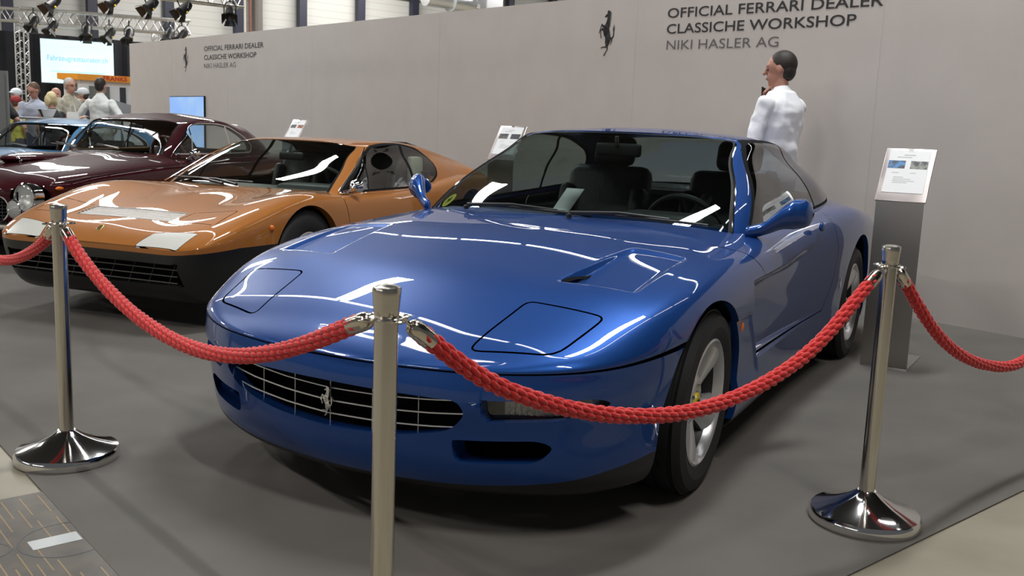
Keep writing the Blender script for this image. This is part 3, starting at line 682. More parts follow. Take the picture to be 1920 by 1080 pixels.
    def gpt(u, v, off=.004):
        i = np.interp(u, SG.U, np.arange(len(SG.U))); j = np.interp(v, SG.W, np.arange(len(SG.W))); i0, j0 = int(min(i, len(SG.U) - 2)), int(min(j, len(SG.W) - 2)); a, c = i - i0, j - j0
        f = lambda T: (T[i0, j0] * (1 - a) + T[i0 + 1, j0] * a) * (1 - c) + (T[i0, j0 + 1] * (1 - a) + T[i0 + 1, j0 + 1] * a) * c
        return f(SG.X) + f(SG.N) * off
    for sg in (1, -1): b = MB(); b.tube([gpt(3.06, v) * np.array([1, sg, 1]) for v in np.linspace(.15, 3.6, 24)], .005, 6); b.obj('pillar_trim', M_CHROME, car)
    # oval sticker in the lower corner of the screen
    n_ = 24; c0 = gpt(2.70, .62, -.006); du = (gpt(2.78, .62, -.006) - c0); du /= np.linalg.norm(du); dv = (gpt(2.70, .74, -.006) - c0); dv /= np.linalg.norm(dv)
    V = [(c0 + du * .034 * math.cos(2 * PI * k / n_) + dv * .050 * math.sin(2 * PI * k / n_)) * MIR for k in range(n_)]; st = mesh_obj('windshield_sticker', V, [list(range(n_))], mat('sticker_yellow', (.62, .60, .02), .6), car, False, label='yellow oval windscreen sticker with a black horse')
    a_, b_, c_ = [Vector(q) for q in (du * MIR * -1, dv * MIR, np.cross(du * MIR * -1, dv * MIR))]; c_.normalize()
    if c_.x < 0: c_ = -c_
    horse(st, Matrix.Translation(Vector(c0 * MIR) + c_ * .002) @ Matrix((a_, b_, c_)).transposed().to_4x4(), .05, M_TRIM, .0005)
    # mirrors
    for sg in (1, -1):
        t = nspline([0, 1, 2, 3, 4, 5.], np.array([(-.750, .800, .862), (-.80, .862, .882), (-.85, .91, .920), (-.895, .952, .940), (-.925, .99, .944), (-.935, 1.025, .942)]), np.linspace(0, 5, 24))
        ra = np.interp(np.linspace(0, 5, 24), [0, 1, 2, 3, 4, 4.6, 5], [.032, .036, .058, .080, .078, .060, .012]); V = []; F = []; n = 20
        for i in range(24):
            for k in range(n):
                a = 2 * PI * k / n; dx = math.cos(a); V.append((t[i][0] + ra[i] * (1.05 if dx > 0 else .55) * dx, sg * t[i][1], t[i][2] + ra[i] * .80 * math.sin(a)))
        for i in range(23):
            for k in range(n): q = (i * n + k, i * n + (k + 1) % n, (i + 1) * n + (k + 1) % n, (i + 1) * n + k); F.append(q if sg < 0 else q[::-1])
        F.append(list(range(n)) if sg > 0 else list(range(n))[::-1]); m_ = mesh_obj('side_mirror', V, F, BLUE, car)
        b = MB(); b.sphere((-.955, sg * .975, .942), (.006, .050, .044), 16, 10); b.obj('mirror_glass', M_CHROME, m_)
    # wheels
    wheel(car, (.02, .795, .330), 1, .330, .255, .222, 'five', rz=math.radians(2.5), camber=math.radians(-2))
    wheel(car, (.02, -.795, .330), -1, .330, .255, .222, 'five')
    wheel(car, (-2.6, .800, .330), 1, .330, .285, .222, 'five'); wheel(car, (-2.6, -.800, .330), -1, .330, .285, .222, 'five')
    # cabin
    b = MB(); b.box((-1.6, 0, .32), (1.9, 1.5, .08)); 
    for sg in (1, -1): b.box((-1.65, sg * .77, .58), (1.7, .05, .50), bev=.02)
    b.box((-2.62, 0, .62), (.10, 1.4, .50)); b.box((-.74, 0, .50), (.06, 1.4, .5)); b.box((-2.70, 0, .90), (.40, .95, .03)); b.obj('cabin_tub', mat('cabin_black', (.012, .012, .013), .6), car)
    b = MB(); b.box((-.92, 0, .80), (.36, 1.38, .12), bev=.05); b.box((-.74, 0, .82), (.2, 1.1, .08), bev=.03); b.box((-.98, .36, .83), (.26, .46, .14), bev=.06); b.box((-1.5, 0, .55), (1.0, .2, .2), bev=.05); b.obj('dashboard', mat('dash_black', (.016, .017, .018), .5), car)
    steering(car, (-1.20, .37, .80), .185, M_LEATHER, .42)
    for sg in (1, -1): seat(car, -1.62, sg * .37, .44, M_LEATHER, 'front_seat', .50, .60, True)
    for sg in (1, -1): seat(car, -2.35, sg * .32, .50, M_LEATHER, 'rear_seat', .50, .42, False, .35)
    b = MB(); b.box((-1.22, 0, 1.17), (.03, .24, .065), bev=.015); b.tube([(-1.20, 0, 1.18), (-1.19, 0, 1.235)], .01, 6); b.obj('rear_view_mirror', M_BLACK, car)
    # wipers
    b = MB()
    for y0, y1 in ((.10, .64), (-.42, .12)):
        p0 = np.array((-.50, y0, .905)); p1 = np.array((-.575, y1 - .12, .906))
        b.tube([p0, p0 * .5 + p1 * .5 + np.array([0, 0, .012]), p1], [.010, .007, .005], 6); q = np.linspace(0, 1, 6); b.tube([np.array((-.545 - .02 * t, y0 + .05 + (y1 - y0) * t, .906 - .012 * t * t)) for t in q], .006, 6)
        b.lathe([(.012, 0), (.012, .016), (0, .02)], 12, Matrix.Translation((-.49, y0, .885)))
    b.obj('wiper', M_BLACK, car)
    return car
# ================================================================== shared shell helpers for the older cars
def body_skin(O, Z, eta, lower, ns, nk):
    P = []; n = len(O)
    for i, (x, y) in enumerate(O):
        a = np.array(O[i - 1] if i else (O[1][0], -O[1][1])); b = np.array(O[i + 1] if i < n - 1 else (O[n - 2][0], -O[n - 2][1])); t = b - a; t /= np.linalg.norm(t); nr = np.array([-t[1], t[0]])
        if nr @ np.array([x + 1.4, y * 2]) < 0: nr = -nr
        row = [(x - nr[0] * d, max(0, y - nr[1] * d) if y > 0 else 0, z) for d, z in lower(i)]
        P.append(row + [(x, y * e, Z[i][k]) for k, e in enumerate(eta)])
    return Skin(P, ns, nk)
def house_skin(G, zc, ns, nk, nf, nr_, bf=.012, bs=.02):
    P = []; n = len(G)
    for i, (B, T) in enumerate(G):
        B, T = np.array(B), np.array(T)
        o = np.array([1, 0, .35]) * (i < nf) + np.array([.7, .7, .3]) * (i == nf) + np.array([0, 1, .3]) * (nf < i < nr_) + np.array([-.6, .2, .6]) * (i >= nr_); bul = bf if i < nf else bs
        z_c = zc(T[0]); q = lambda e: np.array([T[0], T[1] * e, T[2] + (z_c - T[2]) * (1 - e ** 2.2)])
        P.append([B + (B - T) * .04 + np.array([0, 0, -.015]), B + (T - B) * .18 + o * bul * .6, B + (T - B) * .5 + o * bul, B + (T - B) * .82 + o * bul * .6, T, q(.9) + np.array([0, 0, .004]), q(.66), q(.33), q(0)])
    return Skin(P, ns, nk)
XZ = lambda A: A[:, [0, 2]]
XY = lambda A: A[:, [0, 1]]
YZ = lambda A: A[:, [1, 2]]
def arch_cut(cx, cz, r, ymin=.5): return lambda A: np.where(A[:, 1] > ymin, np.hypot(A[:, 0] - cx, np.maximum(A[:, 2] - cz, 0)) - r, 1)
def merge_vf(*L):
    V = []; F = []
    for v, f in L: F += [[i + len(V) for i in q] for q in f]; V += list(v)
    return V, F
def wells(car, lst, y, w=.13):
    for cx, r in lst:
        for sg in (1, -1):
            b = MB(); a0 = -.15 if sg > 0 else PI - .15; b.lathe([(r, -w), (r, w), (0, w)], 36, Matrix.Translation((cx, sg * y, .33)) @ Matrix.Rotation(PI / 2 * sg, 4, 'X'), a0, a0 + PI + .3); b.obj('wheel_well', M_VOID, car)
def bullet_mirror(car, p, foot, r, sg):
    b = MB(); prof = [(0, .075), (r * .45, .068), (r * .8, .045), (r, .01), (r * 1.02, 0), (r * .9, -.006), (0, -.006)]
    b.lathe(prof, 20, Matrix.Translation(p) @ Matrix.Rotation(PI / 2 + .12, 4, 'Y')); m = b.obj('side_mirror', M_CHROME, car)
    b = MB(); b.tube([Vector(p) + Vector((.01, 0, -r * .8)), Vector(foot) + Vector((0, 0, .02))], .009, 8); b.sphere(foot, (.055, .018, .012), 14, 6); b.obj('mirror_foot', M_CHROME, m)

# ================================================================== bronze wedge coupe
def bronze_coupe():
    PA = paint('bronze_metallic_paint', (.33, .118, .024), (.42, .165, .04), .12, .5)
    car = empty('car', (-2.14, 6.59, 0), math.radians(-111.292), 'bronze metallic wedge-nosed sports car with black lower body, behind the blue car', 'car', 'show cars on the grey carpet')
    O = [(1.035, 0), (1.037, .25), (1.04, .5), (1.035, .62), (1.005, .705), (.945, .765), (.85, .81), (.7, .845), (.5, .872), (.25, .895), (0, .905), (-.4, .90), (-.9, .895), (-1.5, .90), (-2.1, .915), (-2.5, .92), (-2.9, .91), (-3.2, .88), (-3.33, .7), (-3.37, .3), (-3.375, 0)]
    Z = [[.485, .497, .503, .506, .508, .508, .508, .508], [.485, .497, .503, .506, .508, .508, .508, .508], [.485, .496, .501, .504, .506, .507, .507, .507], [.486, .498, .504, .508, .511, .512, .512, .512], [.49, .506, .515, .524, .531, .533, .533, .533],
         [.494, .523, .538, .553, .564, .566, .566, .566], [.498, .548, .573, .593, .602, .600, .600, .602], [.502, .582, .620, .646, .650, .638, .638, .641], [.506, .618, .670, .702, .702, .682, .680, .684], [.51, .662, .727, .757, .752, .722, .718, .722], [.51, .682, .752, .785, .778, .750, .746, .75],
         [.51, .66, .733, .764, .770, .770, .772, .775], [.51, .65, .722, .752, .768, .78, .785, .79], [.51, .66, .732, .762, .778, .79, .79, .79], [.52, .70, .78, .812, .83, .84, .84, .84], [.53, .72, .80, .835, .85, .86, .86, .86], [.53, .71, .79, .825, .845, .85, .85, .85], [.53, .68, .75, .785, .80, .81, .81, .81],
         [.53, .66, .72, .75, .76, .77, .77, .77], [.53, .65, .70, .73, .74, .74, .74, .74], [.53] + [.72] * 7]
    def lower(i): 
        if i <= 4: return [(.34, .145), (.12, .19), (.055, .27), (.02, .36), (.002, .455)]
        if i >= 9: return [(.16, .15), (.05, .18), (.02, .27), (.010, .37), (.000, .455)]
        t = (i - 4) / 5; return [((1 - t) * p[0] + t * q[0], (1 - t) * p[1] + t * q[1]) for p, q in zip(lower(4), lower(9))]
    S = body_skin(O, Z, [1, .992, .965, .88, .74, .48, .24, 0], lower, 260, 90); K = S.finish()
    K.region(arch_cut(.05, .345, .372), 'arch'); K.region(arch_cut(-2.5, .345, .375), 'arch')
    K.region(lambda A: A[:, 2] - np.interp(A[:, 0], [-4, .7, 1.0, 1.04], [.50, .50, .478, .470]), 'dark', ['body'])
    K.region(lambda A: np.where(A[:, 2] > .7, poly_sd(XY(A), [(-.46, -1), (-.46, .45), (-.58, .70), (-2.05, .72), (-2.2, .5), (-2.2, -1)]), 1), 'cabin', ['body'])
    up = lambda f: (lambda A: np.where((A[:, 2] > .497) & (A[:, 0] > .1), f(A), 1))
    lens = rounded([(.925, .412), (1.042, .360), (1.03, .655), (.872, .682)], .02)
    K.band(up(lambda A: poly_sd(XY(A), lens)), .0018, 'gap_lens', ['body']); K.relabel(up(lambda A: poly_sd(XY(A), lens)), 'lens', ['body'])
    K.region(up(lambda A: poly_sd(XY(A), [(.567, -1), (.567, .362), (.747, .372), (.747, -1)])), 'vent', ['body'])
    pop = rounded([(.56, .40), (.53, .70), (.765, .705), (.75, .40)], .02)
    K.band(up(lambda A: poly_sd(XY(A), pop)), .0028, 'gap_lid', ['body']); K.relabel(up(lambda A: poly_sd(XY(A), pop)), 'lid', ['body'])
    K.region(up(lambda A: poly_sd(XY(A), rounded([(1.0, -1), (1.0, .34), (.86, .385), (-.40, .62), (-.42, -1)], .03))), 'hood', ['body'])
    door = [(-.40, .95), (-.40, .74), (-.45, .52), (-1.58, .52), (-1.62, .74), (-1.62, .95)]
    sd = lambda f: (lambda A: np.where((A[:, 1] > .6) & (A[:, 2] > .495), f(A), 1))
    K.band(sd(lambda A: poly_sd(XZ(A), door)), .003, 'gap', ['body']); K.relabel(sd(lambda A: poly_sd(XZ(A), door)), 'door', ['body'])
    K.region(lambda A: np.where((A[:, 0] > .6) & (A[:, 2] < .45), poly_sd(YZ(A), [(-1, .415), (.64, .415), (.66, .29), (-1, .26)]), 1), 'grille_hole', ['dark'])
    rv = lambda p: np.array([0, -.05, 0])
    K.part('body', 'body_shell', PA, car, extra=K.rim(['body'], ['arch'], rv)); K.part('hood', 'hood', PA, car)
    K.part('dark', 'lower_body', mat('satin_black', (.010, .010, .010), .35), car, extra=merge_vf(K.rim(['dark'], ['arch'], rv), K.rim(['dark'], ['grille_hole'], lambda p: np.array([-.06, 0, 0]))), label='black painted lower body')
    for s_ in (False, 'other'):
        for g_ in ('gap', 'gap_lens', 'gap_lid'): K.part(g_, 'shut_line', M_VOID, car, mirror=s_, off=.008)
        K.part('lens', 'turn_signal', mat('white_lens', (.62, .62, .58), .25, coat=.8), car, mirror=s_, label='white front lamp lens'); K.part('lid', 'headlight_cover', PA, car, mirror=s_); K.part('door', 'door', PA, car, mirror=s_)
    K.part('vent', 'hood_vent', mat('vent_silver', (.66, .63, .60), .45, .1), car, off=.006, label='silver slatted vent across the nose')
    b = MB()
    for t in np.linspace(.06, .94, 8):
        L = []
        for y in np.linspace(-.362, .362, 13): q = K.near(lambda A: (A[:, 2] > .5) & (A[:, 0] > .4), [0, 1], (.747 - .18 * t, abs(y))); L.append((q[0], y, q[2] + .001))
        b.tube(L, .0026, 5)
    b.obj('vent_slat', mat('vent_slat_silver', (.66, .63, .60), .35, .3), car)
    V = [(.86, -.66, .24), (.86, .66, .24), (.86, .66, .44), (.86, -.66, .44), (.5, -.5, .23), (.5, .5, .23)]
    mesh_obj('grille_backing', V, [(0, 1, 2, 3), (0, 4, 5, 1)], M_VOID, car, False)
    b = MB()
    for z_, r in ((.305, .004), (.343, .004), (.382, .004)): b.tube([(.995 - .0 * abs(y), y, z_) for y in np.linspace(-.63, .63, 12)], r, 6)
    for k in np.linspace(-.58, .58, 9): b.tube([(.985, k - .03, .28), (.99, k + .03, .41)], .0022, 5)
    b.obj('grille', mat('dull_grille', (.11, .11, .105), .4, .6), car)
    horse(car, Matrix.Translation((.998, -.03, .345)) @ Matrix(((0, 0, 1, 0), (1, 0, 0, 0), (0, 1, 0, 0), (0, 0, 0, 1))), .07, mat('dull_grille', (.1, .1, .1)), .005)
    b = MB(); q = K.near(lambda A: (A[:, 2] > .5) & (A[:, 0] > .4), [0, 1], (.93, 0)); b.box((q[0], 0, q[2] + .004), (.055, .036, .006), bev=.003, R=Matrix.Rotation(.55, 3, 'Y')); b.obj('nose_badge', mat('gold_badge', (.75, .6, .25), .2, .9), car)
    for sg in (1, -1):
        b = MB(); b.sphere((.44, sg * .878, .60), (.019, .014, .019), 12, 8); b.obj('side_repeater', M_AMBER, car, label='orange side repeater')
        b = MB(); b.lathe([(.022, 0), (.018, .008), (0, .008)], 16, Matrix.Translation((-1.60, sg * .893, .655)) @ Matrix.Rotation(-PI / 2 * sg, 4, 'X')); b.obj('door_lock', M_CHROME, car)
        if sg > 0: bullet_mirror(car, (-.60, sg * .86, .815), (-.52, sg * .80, .768), .052, sg)
    # greenhouse
    G = [((-.36, 0, .772), (-1.10, 0, 1.108)), ((-.37, .25, .771), (-1.10, .2, 1.106)), ((-.41, .5, .768), (-1.105, .38, 1.099)), ((-.485, .70, .762), (-1.118, .515, 1.082)), ((-.55, .775, .758), (-1.16, .56, 1.080)), ((-.80, .79, .758), (-1.28, .568, 1.094)), ((-1.2, .80, .762), (-1.48, .572, 1.108)),
         ((-1.6, .805, .768), (-1.75, .572, 1.108)), ((-1.95, .805, .785), (-2.02, .57, 1.088)), ((-2.3, .80, .81), (-2.3, .56, 1.050)), ((-2.75, .79, .825), (-2.75, .54, .975)), ((-3.15, .74, .80), (-3.1, .50, .90)), ((-3.3, .45, .77), (-3.2, .4, .86)), ((-3.32, 0, .76), (-3.22, 0, .855))]
    zc = lambda x: np.interp(x, [-3.22, -2.75, -2.3, -2.0, -1.8, -1.5, -1.3, -1.1], [.857, .972, 1.052, 1.098, 1.122, 1.130, 1.124, 1.108])
    SG = house_skin(G, zc, 190, 60, 3, 12); K2 = SG.finish()
    wsd = lambda A: np.maximum(np.maximum(A[:, 6] - (2.95 + .05 * (A[:, 7] - 2)), A[:, 7] - 3.86), .14 - A[:, 7])
    fc = lambda f: (lambda A: np.where(A[:, 6] < 3.6, f(A), 1))
    K2.cut(fc(lambda A: wsd(A) - .09)); K2.cut(fc(wsd)); K2.relabel(fc(wsd), 'windshield'); K2.relabel(fc(lambda A: wsd(A) - .09), 'frame', ['body'])
    dlo = rounded([(-.57, .775), (-1.00, .98), (-1.21, 1.068), (-1.45, 1.092), (-1.70, 1.092), (-1.95, 1.055), (-2.12, .975), (-2.06, .86), (-1.86, .79), (-1.6, .778)], [.02, .05, .06, .08, .08, .06, .06, .06, .06, .05])
    sd_ = lambda f: (lambda A: np.where((A[:, 1] > .45) & (A[:, 6] > 3.4), f(A), 1)); dl = sd_(lambda A: poly_sd(XZ(A), dlo))
    K2.cut(lambda A: dl(A) - .017); K2.cut(dl); K2.relabel(dl, 'side'); K2.relabel(lambda A: dl(A) - .017, 'frame', ['body'])
    for line, w in (([(-1.57, .7), (-1.70, 1.15)], .022), ([(-.86, .7), (-1.03, 1.05)], .009)):
        dv = sd_(lambda A: line_sd(XZ(A), line)); K2.cut(lambda A: dv(A) - w); K2.cut(lambda A: dv(A) + w); K2.relabel(lambda A: np.abs(dv(A)) - w, 'frame', ['side'])
    c2 = K2.cent()
    for i in range(len(K2.F)):
        if K2.lab[i] == 'side': K2.lab[i] = 'quarter' if c2[i, 0] < -1.62 - (c2[i, 2] - .9) * .3 else ('vent_glass' if c2[i, 0] > -.92 - (c2[i, 2] - .85) * .5 else 'door_glass')
    K2.region(lambda A: np.where(A[:, 2] > .8, np.maximum(np.maximum(A[:, 0] + 1.93, A[:, 1] - .40), -3.2 - A[:, 0]), 1), 'deck', ['body'])
    K2.part('body', 'roof', PA, car); K2.part('frame', 'window_surround', mat('matt_seal', (.010, .010, .011), .85, spec=.08), car); K2.part('deck', 'engine_cover', M_BLACK, car, label='black louvred engine cover')
    GL = glass_mat('bronze_car_glass', (.72, .78, .75))
    K2.part('windshield', 'windshield', GL, car)
    for s_ in (False, 'other'): K2.part('door_glass', 'side_window', GL, car, mirror=s_); K2.part('quarter', 'quarter_window', GL, car, mirror=s_); K2.part('vent_glass', 'vent_window', GL, car, mirror=s_)
    b = MB(); b.box((-2.22, 0, 1.078), (.38, .96, .016), bev=.006, R=Matrix.Rotation(-.16, 3, 'Y')); b.obj('roof_spoiler', M_BLACK, car)
    for sg in (1, -1): b = MB(); b.tube([(-.505, sg * .765, .775), (-.9, sg * .685, .965), (-1.15, sg * .59, 1.068)], .006, 6); b.obj('pillar_trim', M_CHROME, car)
    # cabin
    b = MB(); b.box((-1.35, 0, .30), (1.6, 1.4, .08)); b.box((-2.08, 0, .60), (.08, 1.36, .55)); b.box((-2.02, 0, .9), (.06, .98, .1))
    for sg in (1, -1): b.box((-1.3, sg * .76, .55), (1.4, .05, .4), bev=.02)
    b.obj('cabin_tub', mat('cabin_black', (.012, .012, .013), .6), car)
    for sg in (1, -1):
        b = MB(); b.box((-1.98, sg * .60, .88), (.22, .05, .24), bev=.02); b.obj('pillar_lining', mat('cream_vinyl', (.42, .43, .34), .6), car)
        seat(car, -1.42, sg * .36, .38, M_LEATHER, 'seat', .46, .60, False, .35)
    b = MB(); b.box((-.80, 0, .70), (.40, 1.3, .12), bev=.05); b.box((-.84, .34, .745), (.3, .5, .10), bev=.045); b.obj('dashboard', mat('dash_grey', (.035, .036, .036), .5), car)
    steering(car, (-1.05, .34, .74), .18, M_LEATHER, .35)
    b = MB(); b.box((-1.02, .02, .985), (.03, .22, .06), bev=.015); b.tube([(-1.02, 0, 1.0), (-1.05, 0, 1.075)], .01, 6); b.obj('rear_view_mirror', M_BLACK, car)
    for y0, y1 in ((-.10, -.62), (.02, -.45)):
        b = MB(); p0 = np.array((-.34, y0, .79)); p1 = np.array((-.50, y1, .81)); b.tube([p0, (p0 + p1) / 2 + np.array([0, 0, .015]), p1], [.012, .008, .005], 6); b.tube([p0 + np.array([-.06, 0.1, .02]), p1 + np.array([0, -.05, 0])], .006, 6); b.obj('wiper', M_BLACK, car)
    for p in ((.05, .765), (-2.5, .77)):
        for sg in (1, -1): wheel(car, (p[0] - .03, sg * p[1], .340), sg, .340, .21, .195, 'dish')
    wells(car, ((.05, .385), (-2.5, .385)), .72)
    return car

# ================================================================== sixties coupes (maroon, teal)
def sixties(paint_m, loc, rz, label, zs=1.0, front=True, trimcol=(.30, .18, .09)):
    car = empty('car', loc, rz, label, 'car', 'show cars on the grey carpet')
    O = [(.93, 0), (.92, .2), (.895, .36), (.84, .48), (.745, .60), (.63, .69), (.46, .76), (.25, .795), (0, .81), (-.5, .815), (-1.2, .815), (-2, .82), (-2.6, .82), (-3.1, .78), (-3.5, .65), (-3.65, .4), (-3.7, 0)]
    Z = [[.56] + [.60] * 7, [.56, .585, .597, .606, .612, .616, .617, .618], [.56, .598, .613, .626, .637, .643, .646, .648], [.56, .61, .630, .648, .662, .674, .682, .684], [.56, .625, .655, .683, .704, .722, .734, .738], [.56, .64, .680, .712, .736, .756, .770, .775], [.56, .655, .705, .742, .764, .786, .803, .808], [.56, .67, .728, .770, .792, .814, .832, .838], [.56, .682, .745, .792, .815, .838, .857, .862],
         [.56, .70, .772, .824, .852, .878, .898, .904], [.56, .715, .795, .850, .878, .90, .91, .91], [.56, .725, .81, .866, .888, .90, .91, .91], [.56, .73, .81, .86, .885, .90, .905, .905], [.56, .71, .78, .83, .855, .87, .88, .88], [.56, .68, .74, .79, .815, .83, .84, .84], [.56, .66, .71, .75, .77, .785, .79, .79], [.56] + [.74] * 7]
    def lower(i): return [(.14, .19), (.05, .225), (.012, .32), (.002, .42), (-.003, .5)]
    S = body_skin(O, Z, [1, .994, .965, .87, .74, .48, .24, 0], lower, 190, 70); S.X[..., 2] *= zs; K = S.finish()
    K.region(arch_cut(0, .34, .355, .45), 'arch'); K.region(arch_cut(-2.6, .34, .355, .45), 'arch')
    K.region(lambda A: np.where(A[:, 2] > .7 * zs, poly_sd(XY(A), [(-.70, -1), (-.70, .40), (-.86, .58), (-2.2, .60), (-2.6, .45), (-2.6, -1)]), 1), 'cabin', ['body'])
    if front:
        K.region(lambda A: np.where(A[:, 0] > .45, np.hypot(A[:, 1] - .572, A[:, 2] - .560) - .110, 1), 'lamp_hole', ['body']); K.region(lambda A: np.where(A[:, 0] > .45, np.hypot(A[:, 1] - .492, A[:, 2] - .462) - .072, 1), 'lamp_hole', ['body'])
    gp = rounded([(-1, .345 * zs), (.40, .345 * zs), (.465, .45 * zs), (.42, .565 * zs), (-1, .575 * zs)], [0, .06, .08, .07, 0])
    fr = lambda f: (lambda A: np.where((A[:, 0] > .6) & (A[:, 2] < .62 * zs), f(A), 1))
    K.region(fr(lambda A: poly_sd(YZ(A), gp)), 'grille_hole', ['body'])
    door = [(-.83, .85 * zs), (-.80, .60), (-.84, .30), (-1.95, .30), (-2.02, .6), (-1.93, .87 * zs)]
    sdd = lambda f: (lambda A: np.where((A[:, 1] > .55) & (A[:, 2] > .2), f(A), 1))
    K.band(sdd(lambda A: poly_sd(XZ(A), door)), .003, 'gap', ['body']); K.relabel(sdd(lambda A: poly_sd(XZ(A), door)), 'door', ['body'])
    K.region(lambda A: np.where(A[:, 2] > .55, poly_sd(XY(A), rounded([(.82, -1), (.82, .25), (.55, .40), (-.60, .52), (-.62, -1)], .03)), 1), 'hood', ['body'])
    K.part('body', 'body_shell', paint_m, car, extra=merge_vf(K.rim(['body'], ['arch'], lambda p: np.array([0, -.05, 0])), K.rim(['body'], ['grille_hole'], lambda p: np.array([-.06, 0, 0]))))
    K.part('hood', 'hood', paint_m, car)
    for s_ in (False, 'other'): K.part('gap', 'shut_line', M_VOID, car, mirror=s_, off=.008); K.part('door', 'door', paint_m, car, mirror=s_)
    if front:
        V = [(.80, -.5, .30), (.80, .5, .30), (.80, .5, .6), (.80, -.5, .6)]; mesh_obj('grille_backing', V, [(0, 1, 2, 3)], M_VOID, car, False)
        fx = lambda y: np.interp(abs(y), [0, .2, .36, .48], [.93, .92, .895, .84])
        b = MB(); hp = rounded([(.40, .345 * zs), (.465, .45 * zs), (.42, .565 * zs), (-.42, .565 * zs), (-.465, .45 * zs), (-.40, .345 * zs)], [.06, .08, .07, .07, .08, .06], 8)
        b.tube([(fx(y) + .002, y, z) for y, z in hp], .007, 6, closed=True); gr = b.obj('grille', M_CHROME, car)
        b = MB()
        for y in np.linspace(-.42, .42, 22): b.tube([(fx(y) - .03, y, .36), (fx(y) - .03, y, .555)], .0025, 4)
        for z in np.linspace(.375, .54, 7): b.tube([(fx(y) - .03, y, z) for y in np.linspace(-.45, .45, 12)], .0025, 4)
        b.obj('grille_mesh', mat('grille_dark_alloy', (.16, .16, .17), .35, .9), gr)
        b = MB(); b.tube([(np.interp(abs(y), [0, .3, .5, .7, .8], [1.02, 1.0, .95, .82, .62]), y, .335) for y in np.linspace(-.79, .79, 40)], .034, 10); b.obj('front_bumper', M_CHROME, car, label='chrome front bumper')
        for sg in (1, -1):
            R = Matrix.Translation((.800, sg * .572, .560)) @ Matrix.Rotation(PI / 2 - .06, 4, 'Y') @ Matrix.Rotation(0, 4, 'Z')
            b = MB(); b.lathe([(.112, -.09), (.118, -.02), (.118, .005), (.108, .016), (.100, .010)], 36, R); h = b.obj('headlight', M_CHROME, car)
            b = MB(); b.lathe([(0, .035), (.05, .030), (.085, .018), (.102, .006)], 32, R); b.obj('lens', glass_mat('clear_lamp_glass', (.95, .96, .95), 1.6), h)
            b = MB(); b.lathe([(.10, .004), (.08, -.03), (.04, -.06), (0, -.065)], 32, R); b.sphere(R @ Vector((0, 0, -.03)), .018, 10, 8); b.obj('reflector', mat('lamp_bowl', (.80, .80, .78), .35, .3), h)
            R = Matrix.Translation((.845, sg * .492, .462)) @ Matrix.Rotation(PI / 2, 4, 'Y')
            b = MB(); b.lathe([(.0, -.06), (.06, -.05), (.078, -.01), (.080, .004), (.072, .010)], 28, R); h = b.obj('driving_lamp', M_CHROME, car)
            b = MB(); b.lathe([(0, .028), (.045, .020), (.073, .006)], 24, R); b.obj('lens', mat('frosted_lens', (.35, .35, .34), .2, coat=1), h)
            b = MB(); b.sphere((.59, sg * .722, .632), (.045, .014, .016), 12, 8); b.obj('side_repeater', M_AMBER, car, label='orange teardrop side repeater')
        b = MB(); b.sphere((.10, 0, .845), (.42, .17, .055), 24, 12); sc = b.obj('hood_scoop', paint_m, car)
        b = MB(); b.tube([(.42 - .0 * a, .13 * math.cos(a), .832 + .035 * math.sin(a)) for a in np.linspace(0, PI, 16)], .008, 6); b.box((.40, 0, .835), (.02, .22, .04), bev=.01); b.obj('scoop_mouth', M_CHROME, sc)
    for sg in (1, -1):
        b = MB(); L = []
        for x in np.linspace(.62, -1.9, 30):
            zq = np.interp(-x, [-.84, -.39, .04, .52, 1.12, 1.9], [.65, .71, .755, .785, .80, .81]) * zs; q = K.near(lambda A: A[:, 1] > .5, [0, 2], (x, zq)); L.append((q[0], sg * (q[1] + .002), q[2]))
        b.tube(L, .0045, 5); b.obj('side_moulding', mat('side_moulding_chrome', (.55, .45, .45), .12, 1.0), car)
    # greenhouse
    G = [((-.62, 0, .918), (-1.06, 0, 1.222)), ((-.635, .22, .917), (-1.065, .2, 1.22)), ((-.68, .43, .912), (-1.08, .38, 1.214)), ((-.79, .592, .905), (-1.115, .53, 1.200)), ((-.87, .645, .895), (-1.17, .575, 1.205)), ((-1.1, .665, .892), (-1.32, .59, 1.222)), ((-1.5, .675, .892), (-1.58, .59, 1.225)), ((-1.85, .67, .896), (-1.85, .575, 1.195)),
         ((-2.2, .645, .90), (-2.08, .55, 1.145)), ((-2.6, .55, .905), (-2.25, .48, 1.15)), ((-2.75, .35, .905), (-2.32, .33, 1.185)), ((-2.78, 0, .905), (-2.34, 0, 1.20))]
    zc = lambda x: np.interp(x, [-2.34, -2.1, -1.8, -1.5, -1.3, -1.06], [1.20, 1.25, 1.283, 1.295, 1.280, 1.222])
    SG = house_skin(G, zc, 150, 56, 3, 9); SG.X[..., 2] *= zs; K2 = SG.finish()
    wsd = lambda A: np.maximum(np.maximum(A[:, 6] - 2.93, A[:, 7] - 3.85), .2 - A[:, 7]); fc = lambda f: (lambda A: np.where(A[:, 6] < 3.6, f(A), 1))
    K2.cut(fc(lambda A: wsd(A) - .055)); K2.cut(fc(wsd)); K2.relabel(fc(wsd), 'windshield'); K2.relabel(fc(lambda A: wsd(A) - .055), 'frame', ['body'])
    dlo = [(x, z * zs) for x, z in rounded([(-.88, .905), (-1.17, 1.17), (-1.30, 1.195), (-1.58, 1.195), (-1.80, 1.165), (-2.02, 1.08), (-2.13, .99), (-2.10, .915), (-1.5, .905)], [.03, .04, .06, .08, .08, .06, .06, .04, .05])]
    sd_ = lambda f: (lambda A: np.where((A[:, 1] > .4) & (A[:, 6] > 3.4), f(A), 1)); dl = sd_(lambda A: poly_sd(XZ(A), dlo))
